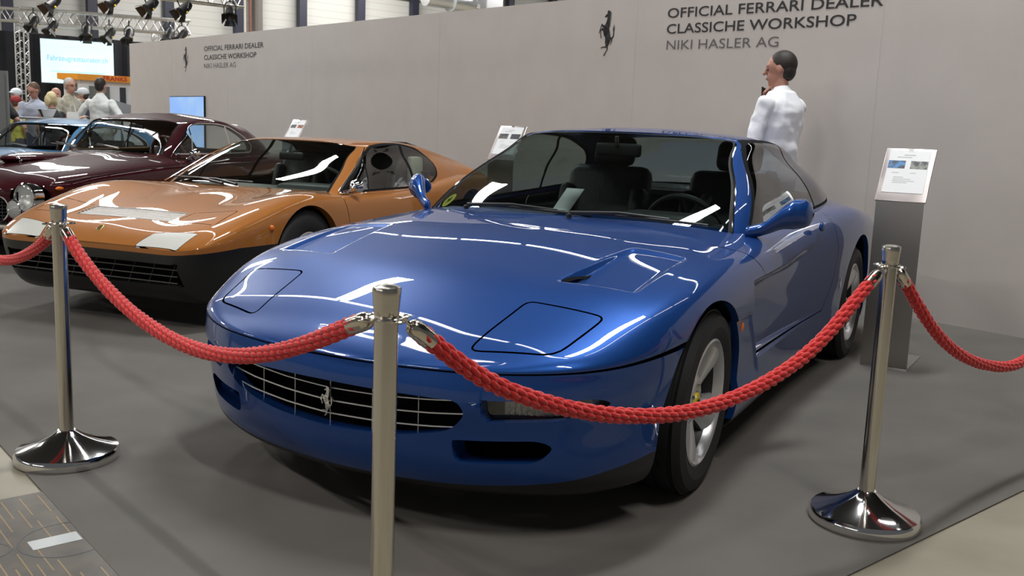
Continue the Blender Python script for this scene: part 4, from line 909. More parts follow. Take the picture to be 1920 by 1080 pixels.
    K2.cut(lambda A: dl(A) - .011); K2.cut(dl); K2.relabel(dl, 'side'); K2.relabel(lambda A: dl(A) - .011, 'frame', ['body'])
    for line, w in (([(-1.72, .8), (-1.72, 1.3)], .014), ([(-1.13, .8), (-1.16, 1.3)], .008)):
        dv = sd_(lambda A: line_sd(XZ(A), line)); K2.cut(lambda A: dv(A) - w); K2.cut(lambda A: dv(A) + w); K2.relabel(lambda A: np.abs(dv(A)) - w, 'frame', ['side'])
    c2 = K2.cent()
    for i in range(len(K2.F)):
        if K2.lab[i] == 'side': K2.lab[i] = 'quarter' if c2[i, 0] < -1.72 else ('vent_glass' if c2[i, 0] > -1.145 else 'door_glass')
    bk = lambda A: np.where(A[:, 6] > 9, np.maximum(np.maximum(9.3 - A[:, 6], A[:, 7] - 3.8), .3 - A[:, 7]), 1); K2.cut(bk); K2.relabel(bk, 'backlight', ['body'])
    GL = glass_mat('clear_glass', (.80, .84, .83))
    K2.part('body', 'roof', paint_m, car); K2.part('frame', 'window_surround', M_CHROME, car, label='chrome window frame'); K2.part('windshield', 'windshield', GL, car); K2.part('backlight', 'rear_window', GL, car)
    for s_ in (False, 'other'): K2.part('door_glass', 'side_window', GL, car, mirror=s_); K2.part('quarter', 'quarter_window', GL, car, mirror=s_); K2.part('vent_glass', 'vent_window', GL, car, mirror=s_)
    o = K2.part('body', 'headliner', mat('headliner_%d' % int(trimcol[0] * 100), trimcol, .8), car); c_ = np.array([-1.66, 0, .88 * zs])
    for v in o.data.vertices: v.co = c_ + (np.array(v.co) - c_) * np.array([.93, .93, .94])
    for sg in (1,): bullet_mirror(car, (-1.02, sg * .80, .905 * zs), (-1.00, sg * .74, .855 * zs), .055, sg)
    b = MB(); b.box((-1.6, 0, .32), (1.9, 1.3, .08)); b.box((-.86, 0, .55), (.06, 1.2, .5)); b.box((-2.45, 0, .62), (.1, 1.1, .5))
    for sg in (1, -1): b.box((-1.6, sg * .655, .6), (1.5, .05, .45 * zs), bev=.02)
    b.obj('cabin_tub', mat('cabin_dark', (.018, .014, .012), .7), car)
    for sg in (1, -1): seat(car, -1.62, sg * .33, .44, M_LEATHER, 'seat', .46, .46, False, .3)
    b = MB(); b.box((-.95, 0, .83 * zs), (.24, 1.15, .10), bev=.04); b.obj('dashboard', mat('dash_black', (.016, .017, .018), .5), car)
    steering(car, (-1.20, .33, .87 * zs), .20, mat('wood_rim', (.10, .025, .012), .3, coat=.5), .35, M_CHROME)
    b = MB(); b.box((-1.12, .0, 1.14 * zs), (.03, .18, .055), bev=.015); b.tube([(-1.11, 0, 1.15 * zs), (-.90, .02, .95 * zs)], .008, 6); b.obj('rear_view_mirror', M_BLACK, car)
    for y0 in (.24, -.28):
        b = MB(); b.tube([(-.60, y0, .935 * zs), (-.665, y0 - .2, .955 * zs), (-.73, y0 - .38, .965 * zs)], [.010, .007, .005], 6); b.tube([(-.66, y0 - .05, .945 * zs), (-.71, y0 - .42, .95 * zs)], .005, 5); b.obj('wiper', M_STEEL, car)
    for px in (0, -2.6):
        for sg in (1, -1): wheel(car, (px, sg * .695, .33), sg, .33, .19, .20, 'wire')
    wells(car, ((0, .37), (-2.6, .37)), .64, .12)
    return car
blue_coupe(); bronze_coupe()
sixties(paint('maroon_paint', (.030, .002, .0045), (.058, .004, .008), .08, .5), (-4.229, 8.749, 0), math.radians(-110.55), 'dark maroon sixties coupe with round chrome headlights, behind the bronze car')
sixties(paint('teal_blue_paint', (.035, .12, .24), (.06, .18, .33), .15, .45), (-6.05, 10.6, 0), math.radians(-110.5), 'pale metallic blue low coupe at the far left, behind the maroon one', .92, False, (.03, .03, .03))
# ================================================================== barrier posts and ropes
POSTS = {'left': (-1.596, 3.357), 'middle': (-.249, 1.891), 'right': (1.203, 3.054)}
def post(loc, label, rz=0):
    e = empty('stanchion', (loc[0], loc[1], .0035), rz, label, 'barrier post', 'steel barrier posts')
    b = MB(); b.lathe([(.175, 0), (.178, .006), (.178, .030), (.172, .040), (.150, .046), (.095, .066), (.055, .088), (.034, .104), (.030, .108), (.0, .108)], 64); b.obj('base', M_POLISH, e)
    b = MB(); b.lathe([(.0245, .10), (.0245, .865)], 32); b.obj('pole', mat('brushed_pole', (.60, .56, .50), .20, 1.0), e)
    b = MB(); b.lathe([(.0245, .862), (.026, .866), (.0265, .880), (.0285, .905), (.0298, .916), (.028, .922), (.018, .926), (0, .927)], 32); b.obj('cap', mat('brushed_pole', (.60, .56, .50)), e)
    b = MB(); b.lathe([(.024, .856), (.034, .856), (.0352, .858), (.034, .8605), (.024, .8605)], 32)
    for k in range(4):
        a = PI / 2 * k; c = Vector((.042 * math.cos(a), .042 * math.sin(a), .858)); b.tube([c + Vector((.011 * math.cos(t), .011 * math.sin(t), 0)) for t in np.linspace(0, 2 * PI, 17)[:-1]], .0032, 6, closed=True)
    b.obj('collar', mat('brushed_pole', (.60, .56, .50)), e); return e
M_ROPE = mat('red_rope', (.62, .022, .020), .75, spec=.25, noise=(260, (.42, .013, .014), .4, .7), sheen=.3)
M_NICKEL = mat('nickel', (.62, .57, .49), .18, 1.0)
def rope(a, b_, curve, label, pitch=.125, r0=.0098, seg=300):
    """curve: [(distance along, height)] measured between the two posts"""
    a = np.array(a); b_ = np.array(b_); D = np.linalg.norm(b_ - a); e = (b_ - a) / D; root = empty('rope', (*((a + b_) / 2), 0), 0, label, 'rope', 'red barrier ropes'); c0 = np.array([*((a + b_) / 2), 0])
    t = np.array([q[0] for q in curve]); z = np.array([q[1] for q in curve]); tt = np.linspace(t[0], t[-1], 400); zz = nspline(t, z[:, None], tt)[:, 0]
    P = np.stack([a[0] + e[0] * tt, a[1] + e[1] * tt, zz], 1) - c0
    L = np.concatenate([[0], np.cumsum(np.linalg.norm(np.diff(P, axis=0), axis=1))]); s = np.linspace(.055, L[-1] - .055, seg); C = np.stack([np.interp(s, L, P[:, k]) for k in range(3)], 1)
    T = np.gradient(C, axis=0); T /= np.linalg.norm(T, axis=1)[:, None]; Nn = np.array([-e[1], e[0], 0]); B = np.cross(T, Nn)
    mb = MB(); ns = 4
    for k in range(ns):
        ph = 2 * PI * s / pitch + 2 * PI * k / ns; ctr = C + .0108 * (np.cos(ph)[:, None] * Nn + np.sin(ph)[:, None] * B); rad = np.cos(ph)[:, None] * Nn + np.sin(ph)[:, None] * B; tng = -np.sin(ph)[:, None] * Nn + np.cos(ph)[:, None] * B
        for j in range(3):
            p2 = -2 * PI * s / .05 + 2 * PI * j / 3; q = ctr + .0052 * (np.cos(p2)[:, None] * rad + np.sin(p2)[:, None] * (tng * .8 - T * .6)); mb.tube([tuple(v) for v in q], .0064, 6)
    mb.obj('cord', M_ROPE, root, auto=None)
    for i0, sg in ((0, 1), (-1, -1)):
        p0 = Vector(P[i0]); i1 = int(np.searchsorted(L, .075)) if sg > 0 else int(np.searchsorted(L, L[-1] - .075)) - 1; d = (Vector(P[i1]) - p0).normalized(); R = d.to_track_quat('Z', 'Y').to_matrix().to_4x4()
        m = MB(); m.lathe([(0, .018), (.010, .020), (.0165, .026), (.0195, .036), (.0205, .05), (.0205, .088), (.0185, .089), (.0, .089)], 24, Matrix.Translation(p0) @ R); cap = m.obj('end_cap', M_NICKEL, root)
        m = MB(); hk = [Vector((0, 0, .022)), Vector((0, 0, .010)), Vector((.006, 0, .002)), Vector((.006, 0, -.010)), Vector((-.004, 0, -.015)), Vector((-.011, 0, -.008)), Vector((-.010, 0, .003))]; m.tube([p0 + R.to_3x3() @ q for q in hk], .0042, 8); m.obj('hook', M_NICKEL, cap)
    return root
def out(p, q, d=.045):
    v = np.array(q) - np.array(p); return np.array(p) + v / np.linalg.norm(v) * d
uL = np.array(POSTS['left']) - np.array(POSTS['middle']); uL /= np.linalg.norm(uL); uR = np.array(POSTS['right']) - np.array(POSTS['middle']); uR /= np.linalg.norm(uR)
FL = np.array(POSTS['left']) + uL * 1.9; FR = np.array(POSTS['right']) + uR * 1.62
ang = math.atan2(uR[1], uR[0])
post(POSTS['left'], 'left steel barrier post in front of the bronze car', ang); post(POSTS['middle'], 'nearest steel barrier post, in front of the blue bumper', ang); post(POSTS['right'], 'right steel barrier post beside the info stand', ang)
post(FL, 'steel barrier post beyond the left edge of the picture', ang); post(FR, 'steel barrier post beyond the right edge of the picture', ang)
rope(POSTS['left'], POSTS['middle'], [(.040, .856), (.104, .82), (.303, .738), (.578, .666), (.861, .628), (1.144, .628), (1.33, .652), (1.549, .706), (1.739, .773), (1.87, .826), (1.951, .856)], 'red twisted rope hung between left and nearest posts, across the blue grille')
rope(POSTS['middle'], POSTS['right'], [(.040, .856), (.118, .796), (.239, .711), (.394, .637), (.564, .58), (.751, .54), (.90, .524), (1.064, .527), (1.297, .568), (1.545, .67), (1.72, .79), (1.82, .856)], 'red twisted rope hung between nearest and right posts, across the front wheel')
rope(POSTS['right'], FR, [(.040, .856), (.116, .791), (.279, .655), (.535, .51), (.796, .435), (1.059, .425), (1.30, .53), (1.48, .70), (1.58, .856)], 'red twisted rope hanging right of the right post, before the wall')
rope(POSTS['left'], FL, [(.040, .856), (.105, .812), (.224, .758), (.464, .686), (.755, .637), (1.0, .625), (1.3, .655), (1.6, .74), (1.86, .856)], 'red twisted rope running off left from the left post')
# ================================================================== info stands
def info_stand(loc, rz, label, w=.25, top=.945, pic=((.05, .2, .45), (.25, .25, .22))):
    """faces local -y"""
    e = empty('info_stand', (loc[0], loc[1], .0035), rz, label, 'sign stand', 'brushed steel info stands'); M = mat('stand_steel', (.44, .42, .39), .38, 1.0)
    pr = [(.002, .0), (.46, .0), (.46, .006), (.03, .008), (.014, .014), (.007, .030), (.007, top), (.0, top), (.0, .028), (.005, .01)]; b = MB()
    n = len(pr); V = [(-w / 2, y, z) for y, z in pr] + [(w / 2, y, z) for y, z in pr]; b.add(V, [list(range(n)), list(range(2 * n - 1, n - 1, -1))] + [(i, n + i, n + (i + 1) % n, (i + 1) % n) for i in range(n)]); b.obj('column', M, e, auto=25)
    R = Matrix.Translation((0, .0, top)) @ Matrix.Rotation(-math.radians(36), 4, 'X')     # panel leaning back
    b = MB(); b.box(R @ Vector((0, .006, .17)), (w * 1.06, .012, .355), R=R.to_3x3(), bev=.003); p = b.obj('sign_panel', mat('panel_aluminium', (.68, .62, .60), .28, .9), e)
    b = MB(); b.box(R @ Vector((0, -.0015, .19)), (w * .86, .003, .285), R=R.to_3x3()); s = b.obj('paper_sheet', mat('white_paper', (.74, .74, .75), .35, coat=.6), p)
    for i, c in enumerate(pic):
        x = (-.24, .23)[i] * w
        b = MB(); b.box(R @ Vector((x, -.0035, .235)), (w * .36, .001, .052), R=R.to_3x3()); b.obj('photo_print', mat('print_%d_%d' % (i, int(c[0] * 100)), c, .4, noise=(30, (.04, .04, .05), .45, .6)), s)
    M2 = R @ Matrix.Rotation(PI / 2, 4, 'X'); mt = mat('print_grey', (.45, .45, .47), .6)
    for z, x0, x1, h in ((.300, -.12, .12, .007), (.285, -.26, .05, .006), (.180, -.30, -.16, .004), (.180, .08, .2, .004), (.150, -.25, -.05, .004), (.138, -.25, .12, .004), (.126, -.25, .20, .004), (.114, -.25, .05, .004)):
        b = MB(); b.box(R @ Vector(((x0 + x1) / 2 * w, -.0033, z)), ((x1 - x0) * w, .0006, h), R=R.to_3x3()); b.obj('print_line', mt, s, False)
    b = MB(); b.box(R @ Vector((0, -.006, .338)), (.03, .004, .008), R=R.to_3x3()); b.obj('clip', M_STEEL, p)
    return e
a_l = math.atan2(-.13, .21)
info_stand((2.105, 5.295), a_l, 'tall steel info stand beside the rear of the blue car')
info_stand((-.14, 8.25), a_l + .02, 'steel info stand seen over the blue windscreen pillar', .25, 1.0, ((.12, .11, .10), (.05, .05, .06)))
info_stand((-2.96, 12.6), a_l - .05, 'steel info stand peeking over the bronze roof', .27, 1.0, ((.10, .10, .11), (.40, .13, .05)))
# ================================================================== screen on the partition
def wall_screen():
    s0, s1, z0, z1 = -14.10, -12.50, .72, 1.638; c = on_wall((s0 + s1) / 2, (z0 + z1) / 2, .0); e = empty('television', c, WALL_A, 'blue lit flat screen on the grey partition behind the maroon roof', 'screen')
    b = MB(); b.box((0, -.018, 0), (s1 - s0, .03, z1 - z0), bev=.006); b.obj('frame', M_TRIM, e)
    m = mat('lit_screen_blue', (.1, .2, .4), .3, emit=(.25, .47, .86), estr=.8, noise=None); nt = m.node_tree; n = nt.nodes.new('ShaderNodeTexNoise'); n.inputs['Scale'].default_value = 1.6; r = nt.nodes.new('ShaderNodeValToRGB'); r.color_ramp.elements[0].color = (.22, .42, .90, 1); r.color_ramp.elements[1].color = (.42, .62, .80, 1); r.color_ramp.elements[0].position = .35; r.color_ramp.elements[1].position = .7
    tc = nt.nodes.new('ShaderNodeTexCoord'); nt.links.new(tc.outputs['Object'], n.inputs['Vector']); nt.links.new(n.outputs[0], r.inputs[0]); nt.links.new(r.outputs[0], nt.nodes['Principled BSDF'].inputs['Emission Color'])
    b = MB(); b.box((0, -.035, .01), (s1 - s0 - .03, .004, z1 - z0 - .05)); b.obj('display', m, e, False)
wall_screen()
# ================================================================== duct cover plate in the concrete (lower left)
def plate():
    # local x runs along the carpet edge (towards the viewer), local y points away from the carpet
    c = Vector((.649, -.761, 0)); y_ = Vector((-.761, -.649, 0)); O_ = Vector((-1.530, 3.035, 0)); rz = math.atan2(c.y, c.x)
    e = empty('duct_cover', (O_.x, O_.y, -.001), rz, 'dark steel floor plate with rows of slots, next to the carpet corner', 'floor plate')
    L = lambda x, y: ((Vector((x, y, 0)) - O_).dot(c), -(Vector((x, y, 0)) - O_).dot(y_))
    b = MB(); b.box((.65, -.27, .002), (1.30, .62, .003)); b.obj('plate', mat('worn_steel_plate', (.075, .066, .056), .6, .1, noise=(14, (.105, .088, .066), .4, .7, 6)), e, False)
    r1, r2 = L(-1.29, 2.68), L(-1.46, 2.575); tp = L(-1.313, 2.664)
    b = MB()
    for r in range(6):
        for k in range(20):
            x, y = .11 + r * .215 + (.10 if k % 2 else 0), .03 - k * .027
            if math.hypot(x - r1[0], y - r1[1]) < .075 or math.hypot(x - r2[0], y - r2[1]) < .08 or x > 1.22: continue
            if any(abs(math.hypot(x + d - r1[0], y - r1[1]) - .125) < .012 for d in (-.08, 0, .08)): continue
            b.box((x, y, .0037), (.165, .0045, .0006))
    sl = b.obj('slot', mat('slot_rust', (.26, .185, .10), .7), e, False); sl['kind'] = 'stuff'
    for (x, y), r in ((r1, .125), (r2, .055)):
        b = MB(); b.lathe([(r - .004, .0032), (r - .004, .0041), (r + .004, .0041), (r + .004, .0032)], 48, Matrix.Translation((x, y, 0))); b.obj('access_ring', mat('ring_dark', (.016, .014, .012), .5), e)
    b = MB(); b.box((tp[0], tp[1], .0038), (.068, .135, .0007)); b.obj('tape_strip', mat('silver_tape', (.36, .38, .38), .45, .1), e, False)
plate()
# folded white card standing on the dashboard of the blue car
def dash_card():
    B = Matrix.Translation((-.0939, 3.7354, 0)) @ Matrix.Rotation(math.radians(-119.0852), 4, 'Z')
    V = []; prof = [(-.905, .985), (-.885, .935), (-.868, .893), (-.856, .873), (-.835, .868), (-.815, .885)]
    for x, z in prof:
        for y in (-.175, -.085): V.append(B @ Vector((x, y + (z - .87) * .5, z)))
    F = [(2 * i, 2 * i + 1, 2 * i + 3, 2 * i + 2) for i in range(len(prof) - 1)]
    o = mesh_obj('card', V, F, mat('white_card', (.66, .66, .66), .6), None, True); m = o.modifiers.new('thick', 'SOLIDIFY'); m.thickness = .002; props(o, 'curled white card standing on the dashboard of the blue car', 'card')
dash_card()
# ================================================================== people
SKIN = (.50, .27, .19)
def remesh(o, vox, it=4):
    m = o.modifiers.new('remesh', 'REMESH'); m.mode = 'VOXEL'; m.voxel_size = vox; m.use_smooth_shade = True
    m = o.modifiers.new('smooth', 'SMOOTH'); m.factor = .5; m.iterations = it
def limb(b, pts, rad, n=14):
    P = np.array(pts, float); k = max(4, 6 * (len(P) - 1)); t = np.linspace(0, len(P) - 1, k + 1); Q = np.stack([np.interp(t, range(len(P)), P[:, j]) for j in range(3)], 1); R = np.interp(t, range(len(P)), rad)
    b.tube([tuple(q) for q in Q], R, n)
    for p, r in zip(P, rad): b.sphere(p, r, n, 8)
def rings(b, L, n=20):
    """L: [(x,y,z,rx,ry)] elliptic rings"""
    V = []; F = []
    for x, y, z, rx, ry in L:
        for k in range(n): a = 2 * PI * k / n; V.append((x + rx * math.cos(a), y + ry * math.sin(a), z))
    for i in range(len(L) - 1):
        for k in range(n): F.append((i * n + k, i * n + (k + 1) % n, (i + 1) * n + (k + 1) % n, (i + 1) * n + k))
    F.append(list(range(n))[::-1]); F.append([(len(L) - 1) * n + k for k in range(n)]); b.add(V, F)
def hand(b, w, d, up, curl=.5, side=1, s=1.0):
    """palm from wrist w along d, back of hand towards up, fingers curl away from up; side = where the thumb leaves"""
    w = Vector(w); d = Vector(d).normalized(); up = Vector(up); up = (up - d * up.dot(d)).normalized(); x = d.cross(up).normalized() * side
    R = Matrix((x, d, up)).transposed(); b.sphere(w + d * .045 * s, (.041 * s, .055 * s, .016 * s), 14, 8, R)
    for i, (o, L) in enumerate(((.030, .070), (.011, .079), (-.009, .074), (-.028, .058))):
        p = w + d * .080 * s + x * o * s; a = curl * .5; pts = [p]
        for q, f in enumerate((.45, .32, .23)):
            dd = d * math.cos(a) - up * math.sin(a) + x * (o * .8); p = p + dd.normalized() * L * f * s; pts.append(p); a += curl * (.9 if q == 0 else .7)
        limb(b, pts, [.0098 * s, .0092 * s, .0085 * s, .0075 * s], 8)
    p = w + d * .030 * s + x * .030 * s; pts = [p, p + (x * .7 + d * .6 - up * .2).normalized() * .038 * s, p + (x * .45 + d * .9 - up * .45).normalized() * .068 * s]; limb(b, pts, [.014 * s, .011 * s, .0085 * s], 8)
def person(loc, face, height, label, shirt, pants=(.05, .05, .06), hair=(.03, .02, .015), hairstyle='short', lean=0.0, armL=None, armR=None, sleeve='long', skin=SKIN, head_turn=0.0, nod=0.0, glasses=False, female=False, cap=None, vox=.011, collar=True, gap=None, group='visitors and staff in the hall', shirt_noise=None, hold=None, bulk=0.0):
    s = height / 1.78; e = empty('person', (loc[0], loc[1], loc[2] if len(loc) > 2 else .0), face, label, 'person', group)
    def P(p):
        p = Vector(p) * s
        if lean and p.z > .95 * s: q = p - Vector((0, 0, .95 * s)); p = Matrix.Rotation(lean, 3, 'Y') @ q + Vector((0, 0, .95 * s))
        return p
    sh = .175 if female else .195
    aL = armL or [(-.02, .235, 1.14), (.06, .245, .90)]; aR = armR or [(-.02, -.235, 1.14), (.06, -.245, .90)]
    b = MB()
    # legs and torso
    for sg in (1, -1): limb(b, [P((0, sg * .09, .92)), P((.015, sg * .095, .50)), P((-.01, sg * .10, .09))], [.085 * s, .055 * s, .038 * s]); limb(b, [P((-.02, sg * .10, .05)), P((.15, sg * .12, .035))], [.04 * s, .03 * s])
    tor = [(0, .88, .09, .15), (0, .96, .105, .165), (.0, 1.08, .10, .145), (.005, 1.26, .122, .172), (0, 1.36, .118, .188), (-.004, 1.415, .10, .165), (-.01, 1.462, .07, .10), (-.005, 1.50, .052, .058)]
    def torso(b, g): 
        L = []
        for x, z, rx, ry in tor: q = P((x, 0, z)); L.append((q.x, q.y, q.z, rx * s + g, (ry * (.9 if female else 1)) * s + g))
        rings(b, L)
    torso(b, 0); limb(b, [P((-.01, 0, 1.44)), P((.005, 0, 1.56))], [.058 * s, .052 * s])
    H0 = P((.025, 0, 1.655)); HR = Matrix.Rotation(head_turn, 3, 'Z') @ Matrix.Rotation(lean * .4 + nod, 3, 'Y'); h = lambda x, y, z: H0 + HR @ (Vector((x, y, z)) * s)
    b.sphere(h(-.012, 0, .020), (.098 * s, .076 * s, .100 * s), 20, 14, HR); b.sphere(h(.018, 0, -.045), (.068 * s, .058 * s, .075 * s), 18, 12, HR); b.sphere(h(.055, 0, -.092), (.026 * s, .030 * s, .020 * s), 12, 8, HR)
    b.sphere(h(.070, 0, .030), (.022 * s, .050 * s, .016 * s), 12, 8, HR); limb(b, [h(.086, 0, .015), h(.106, 0, -.022)], [.010 * s, .014 * s], 8); b.sphere(h(.088, 0, -.058), (.010 * s, .026 * s, .010 * s), 10, 6, HR)
    for sg in (1, -1): b.sphere(h(-.010, sg * .076, -.005), (.020 * s, .008 * s, .032 * s), 12, 8, HR)
    for sg, ar in ((1, aL), (-1, aR)):
        limb(b, [P((-.01, sg * sh, 1.40)), P(ar[0]), P(ar[1])], [.050 * s, .040 * s, .027 * s]); d = P(ar[1]) - P(ar[0])
        hand(b, P(ar[1]), d, (0, sg, .35) if len(ar) < 3 else ar[2], .65, sg, s)
    body = b.obj('body', mat('skin_%d_%d' % (int(skin[0] * 100), int(skin[1] * 100)), skin, .5), e, auto=None); remesh(body, vox, 5)
    # shirt
    b = MB(); g = .014 * s + bulk; L = []
    torso(b, g)
    for sg, ar in ((1, aL), (-1, aR)):
        A, E, W = P((-.01, sg * sh, 1.40)), P(ar[0]), P(ar[1])
        if sleeve == 'long': limb(b, [A, E, E.lerp(W, .92)], [.064 * s, .054 * s, .040 * s])
        elif sleeve == 'short': limb(b, [A, A.lerp(E, .75)], [.066 * s, .064 * s])
        else: limb(b, [A.lerp(E, -.1), A.lerp(E, .06)], [.055 * s, .055 * s])
    if collar: limb(b, [P((-.012, 0, 1.47)), P((-.006, 0, 1.505))], [.068 * s, .060 * s], 18)
    sm_ = mat('cloth_%s' % label[:60].replace(' ', '_'), shirt, .8, sheen=.2, bump=(5, .5, .04), noise=shirt_noise); o = b.obj('shirt', sm_, e, auto=None); remesh(o, vox, 7)
    tx = bpy.data.textures.get('cloth_folds') or bpy.data.textures.new('cloth_folds', 'CLOUDS'); tx.noise_scale = .13; tx.noise_depth = 1
    dm = o.modifiers.new('folds', 'DISPLACE'); dm.texture = tx; dm.strength = .034 * s; dm.mid_level = .42; dm.texture_coords = 'LOCAL'
    # trousers, shoes
    b = MB()
    for sg in (1, -1): limb(b, [P((0, sg * .088, .93)), P((.012, sg * .095, .50)), P((-.01, sg * .10, .10))], [.108 * s, .078 * s, .066 * s])
    q = P((0, 0, .95)); rings(b, [(q.x, q.y, q.z - .08 * s, .10 * s, .16 * s), (q.x, q.y, q.z + .06 * s, .112 * s, .168 * s)]); o = b.obj('trousers', mat('trouser_%d_%d' % (int(pants[0] * 1000), int(pants[2] * 1000)), pants, .85), e, auto=None); remesh(o, vox * 1.2, 3)
    for sg in (1, -1):
        b = MB(); limb(b, [P((-.03, sg * .10, .055)), P((.08, sg * .112, .045)), P((.18, sg * .125, .035))], [.05 * s, .045 * s, .034 * s]); b.obj('shoe', mat('shoe_black', (.012, .011, .011), .4), e)
    # hair or cap
    mh = mat('hair_%d_%d' % (int(hair[0] * 1000), int(hair[2] * 1000)), hair, .6, bump=(70, .25, .006)); b = MB()
    if hairstyle != 'bald':
        b.sphere(h(-.026, 0, .036), (.098 * s, .080 * s, .096 * s), 20, 14, HR); b.sphere(h(-.054, 0, -.008), (.060 * s, .071 * s, .078 * s), 16, 10, HR)
        if hairstyle == 'bob':
            for sg in (1, -1): b.sphere(h(-.01, sg * .060, -.03), (.085 * s, .040 * s, .10 * s), 14, 10, HR)
            pass
    else:
        b.sphere(h(-.045, 0, .000), (.066 * s, .081 * s, .062 * s), 16, 10, HR)
    o = b.obj('hair', mh, e, auto=None); remesh(o, vox * .8, 3)
    for sg in (1, -1):
        b = MB(); b.sphere(h(.071, sg * .030, .003), .0115 * s, 10, 8); b.obj('eye', mat('eye_dark', (.05, .035, .03), .2), body)
    if cap:
        b = MB(); b.sphere(h(-.015, 0, .05), (.112 * s, .094 * s, .085 * s), 18, 10, HR); b.sphere(h(.10, 0, .045), (.075 * s, .07 * s, .010 * s), 14, 6, HR); b.obj('cap', mat('cap_%d' % int(cap[0] * 100 + cap[1] * 10), cap, .8), e)
    if glasses:
        b = MB()
        for sg in (1, -1):
            c = h(.094, sg * .033, .002); b.tube([c + HR @ Vector((0, .024 * s * math.cos(a), .018 * s * math.sin(a))) for a in np.linspace(0, 2 * PI, 17)[:-1]], .0028 * s, 6, closed=True); b.tube([h(.09, sg * .057, .006), h(.0, sg * .082, .006)], .0026 * s, 6)
        b.tube([h(.096, -.010, .004), h(.096, .010, .004)], .0026 * s, 6); b.obj('glasses', M_TRIM, e)
    if hold == 'phone':
        b = MB(); b.box(P((.130, .005, 1.470)), (.010, .070, .140), bev=.004, R=Matrix.Rotation(.25, 3, 'Y') @ Matrix.Rotation(.3, 3, 'X'))
        o = b.obj('phone', M_TRIM, None); return e, o
    return e
# man at the partition behind the blue car: white shirt, in profile, phone at his chin
mn, ph = person((1.955, 7.36), math.radians(132), 1.905, 'dark haired man in a white shirt holding a phone to his chin', (.80, .80, .84), (.06, .06, .08), (.016, .010, .007), 'short', 0, [(.03, .25, 1.14), (.20, .17, 1.02)], [(.13, -.21, 1.18), (.115, -.040, 1.425), (.9, -.3, .1)], 'long', (.42, .20, .14), vox=.008, hold='phone', nod=.08, head_turn=.42, bulk=.016)
ph.matrix_world = Matrix.Translation((1.955, 7.36, 0)) @ Matrix.Rotation(math.radians(132), 4, 'Z'); props(ph, 'dark phone held at the chin of the man in white', 'phone')
def at(px, depth): return ((px - 960) / FPX * depth * 1.004, depth)
T = math.radians
person((*at(191, 15.35), 0), T(80), 1.82, 'man in a white shirt seen from behind, hand on hip, over the maroon roof', (.62, .63, .61), (.40, .38, .33), (.018, .012, .010), 'short', 0, [(-.06, .34, 1.20), (.10, .19, 1.02)], [(-.08, -.36, 1.21), (.08, -.20, 1.01)], 'long', vox=.013)
person((*at(134, 16.2), 0), T(-25), 1.83, 'grey haired older man with glasses in a beige shirt by the kiosk', (.30, .27, .20), (.10, .10, .11), (.42, .40, .38), 'short', 0, None, [(.05, -.26, 1.15), (.22, -.20, 1.05)], 'short', (.48, .24, .17), glasses=True, vox=.013, shirt_noise=(9, (.40, .37, .30), .45, .55))
person((*at(100, 14.55), 0), T(140), 1.56, 'woman with a short blonde bob and black top, arm stretched to the right', (.012, .012, .014), (.03, .03, .035), (.66, .55, .30), 'bob', 0, [(.06, .22, 1.16), (.22, .15, 1.10)], [(-.02, -.34, 1.30), (-.02, -.50, 1.36), (0, 0, 1)], 'none', (.46, .24, .17), female=True, collar=False, vox=.012)
person((*at(74, 15.3), 0), T(-80), 1.72, 'man in a pale blue shirt leaning on the high table', (.40, .43, .52), (.05, .06, .09), (.10, .055, .03), 'short', .22, [(.06, .27, 1.17), (.30, .18, 1.16), (0, 0, 1)], [(.08, -.27, 1.17), (.30, -.13, 1.16), (0, 0, 1)], 'long', (.45, .22, .16), nod=.35, head_turn=-.5, vox=.013)
person((*at(108, 18.2), 0), T(-20), 1.72, 'balding man behind the blonde woman', (.05, .05, .07), (.05, .05, .06), (.10, .06, .04), 'bald', 0, None, None, 'short', (.50, .25, .18), vox=.014)
person((*at(37, 17.6), 0), T(-120), 1.66, 'visitor in a white cap and white tee at the far left', (.66, .64, .64), (.05, .05, .06), (.05, .03, .02), 'short', 0, None, None, 'short', cap=(.72, .74, .80), vox=.014, collar=False)
person((*at(34, 16.0), 0), T(70), 1.50, 'child in a yellow tee with a red cap', (.62, .58, .10), (.08, .08, .1), (.10, .03, .02), 'short', 0, None, None, 'short', cap=(.28, .03, .03), vox=.011, collar=False)
person((*at(9, 17.0), 0), T(-40), 1.66, 'dark haired visitor in a navy shirt at the left edge', (.012, .014, .030), (.04, .04, .05), (.03, .018, .012), 'short', 0, None, [(.0, -.27, 1.14), (.2, -.2, 1.12)], 'short', vox=.014)
person((*at(-14, 13.4), 0), T(100), 1.74, 'person in black with bare bent arm cut by the left frame edge', (.010, .010, .012), (.02, .02, .025), (.03, .02, .015), 'short', 0, None, [(-.08, -.38, 1.16), (.06, -.22, .98)], 'short', (.45, .24, .19), vox=.012, collar=False)
person((*at(160, 17.2), 0), T(185), 1.70, 'person in a black and white cap half hidden behind the white shirt', (.03, .035, .06), (.05, .05, .06), (.04, .03, .02), 'short', 0, None, None, 'short', cap=(.60, .60, .62), vox=.014)
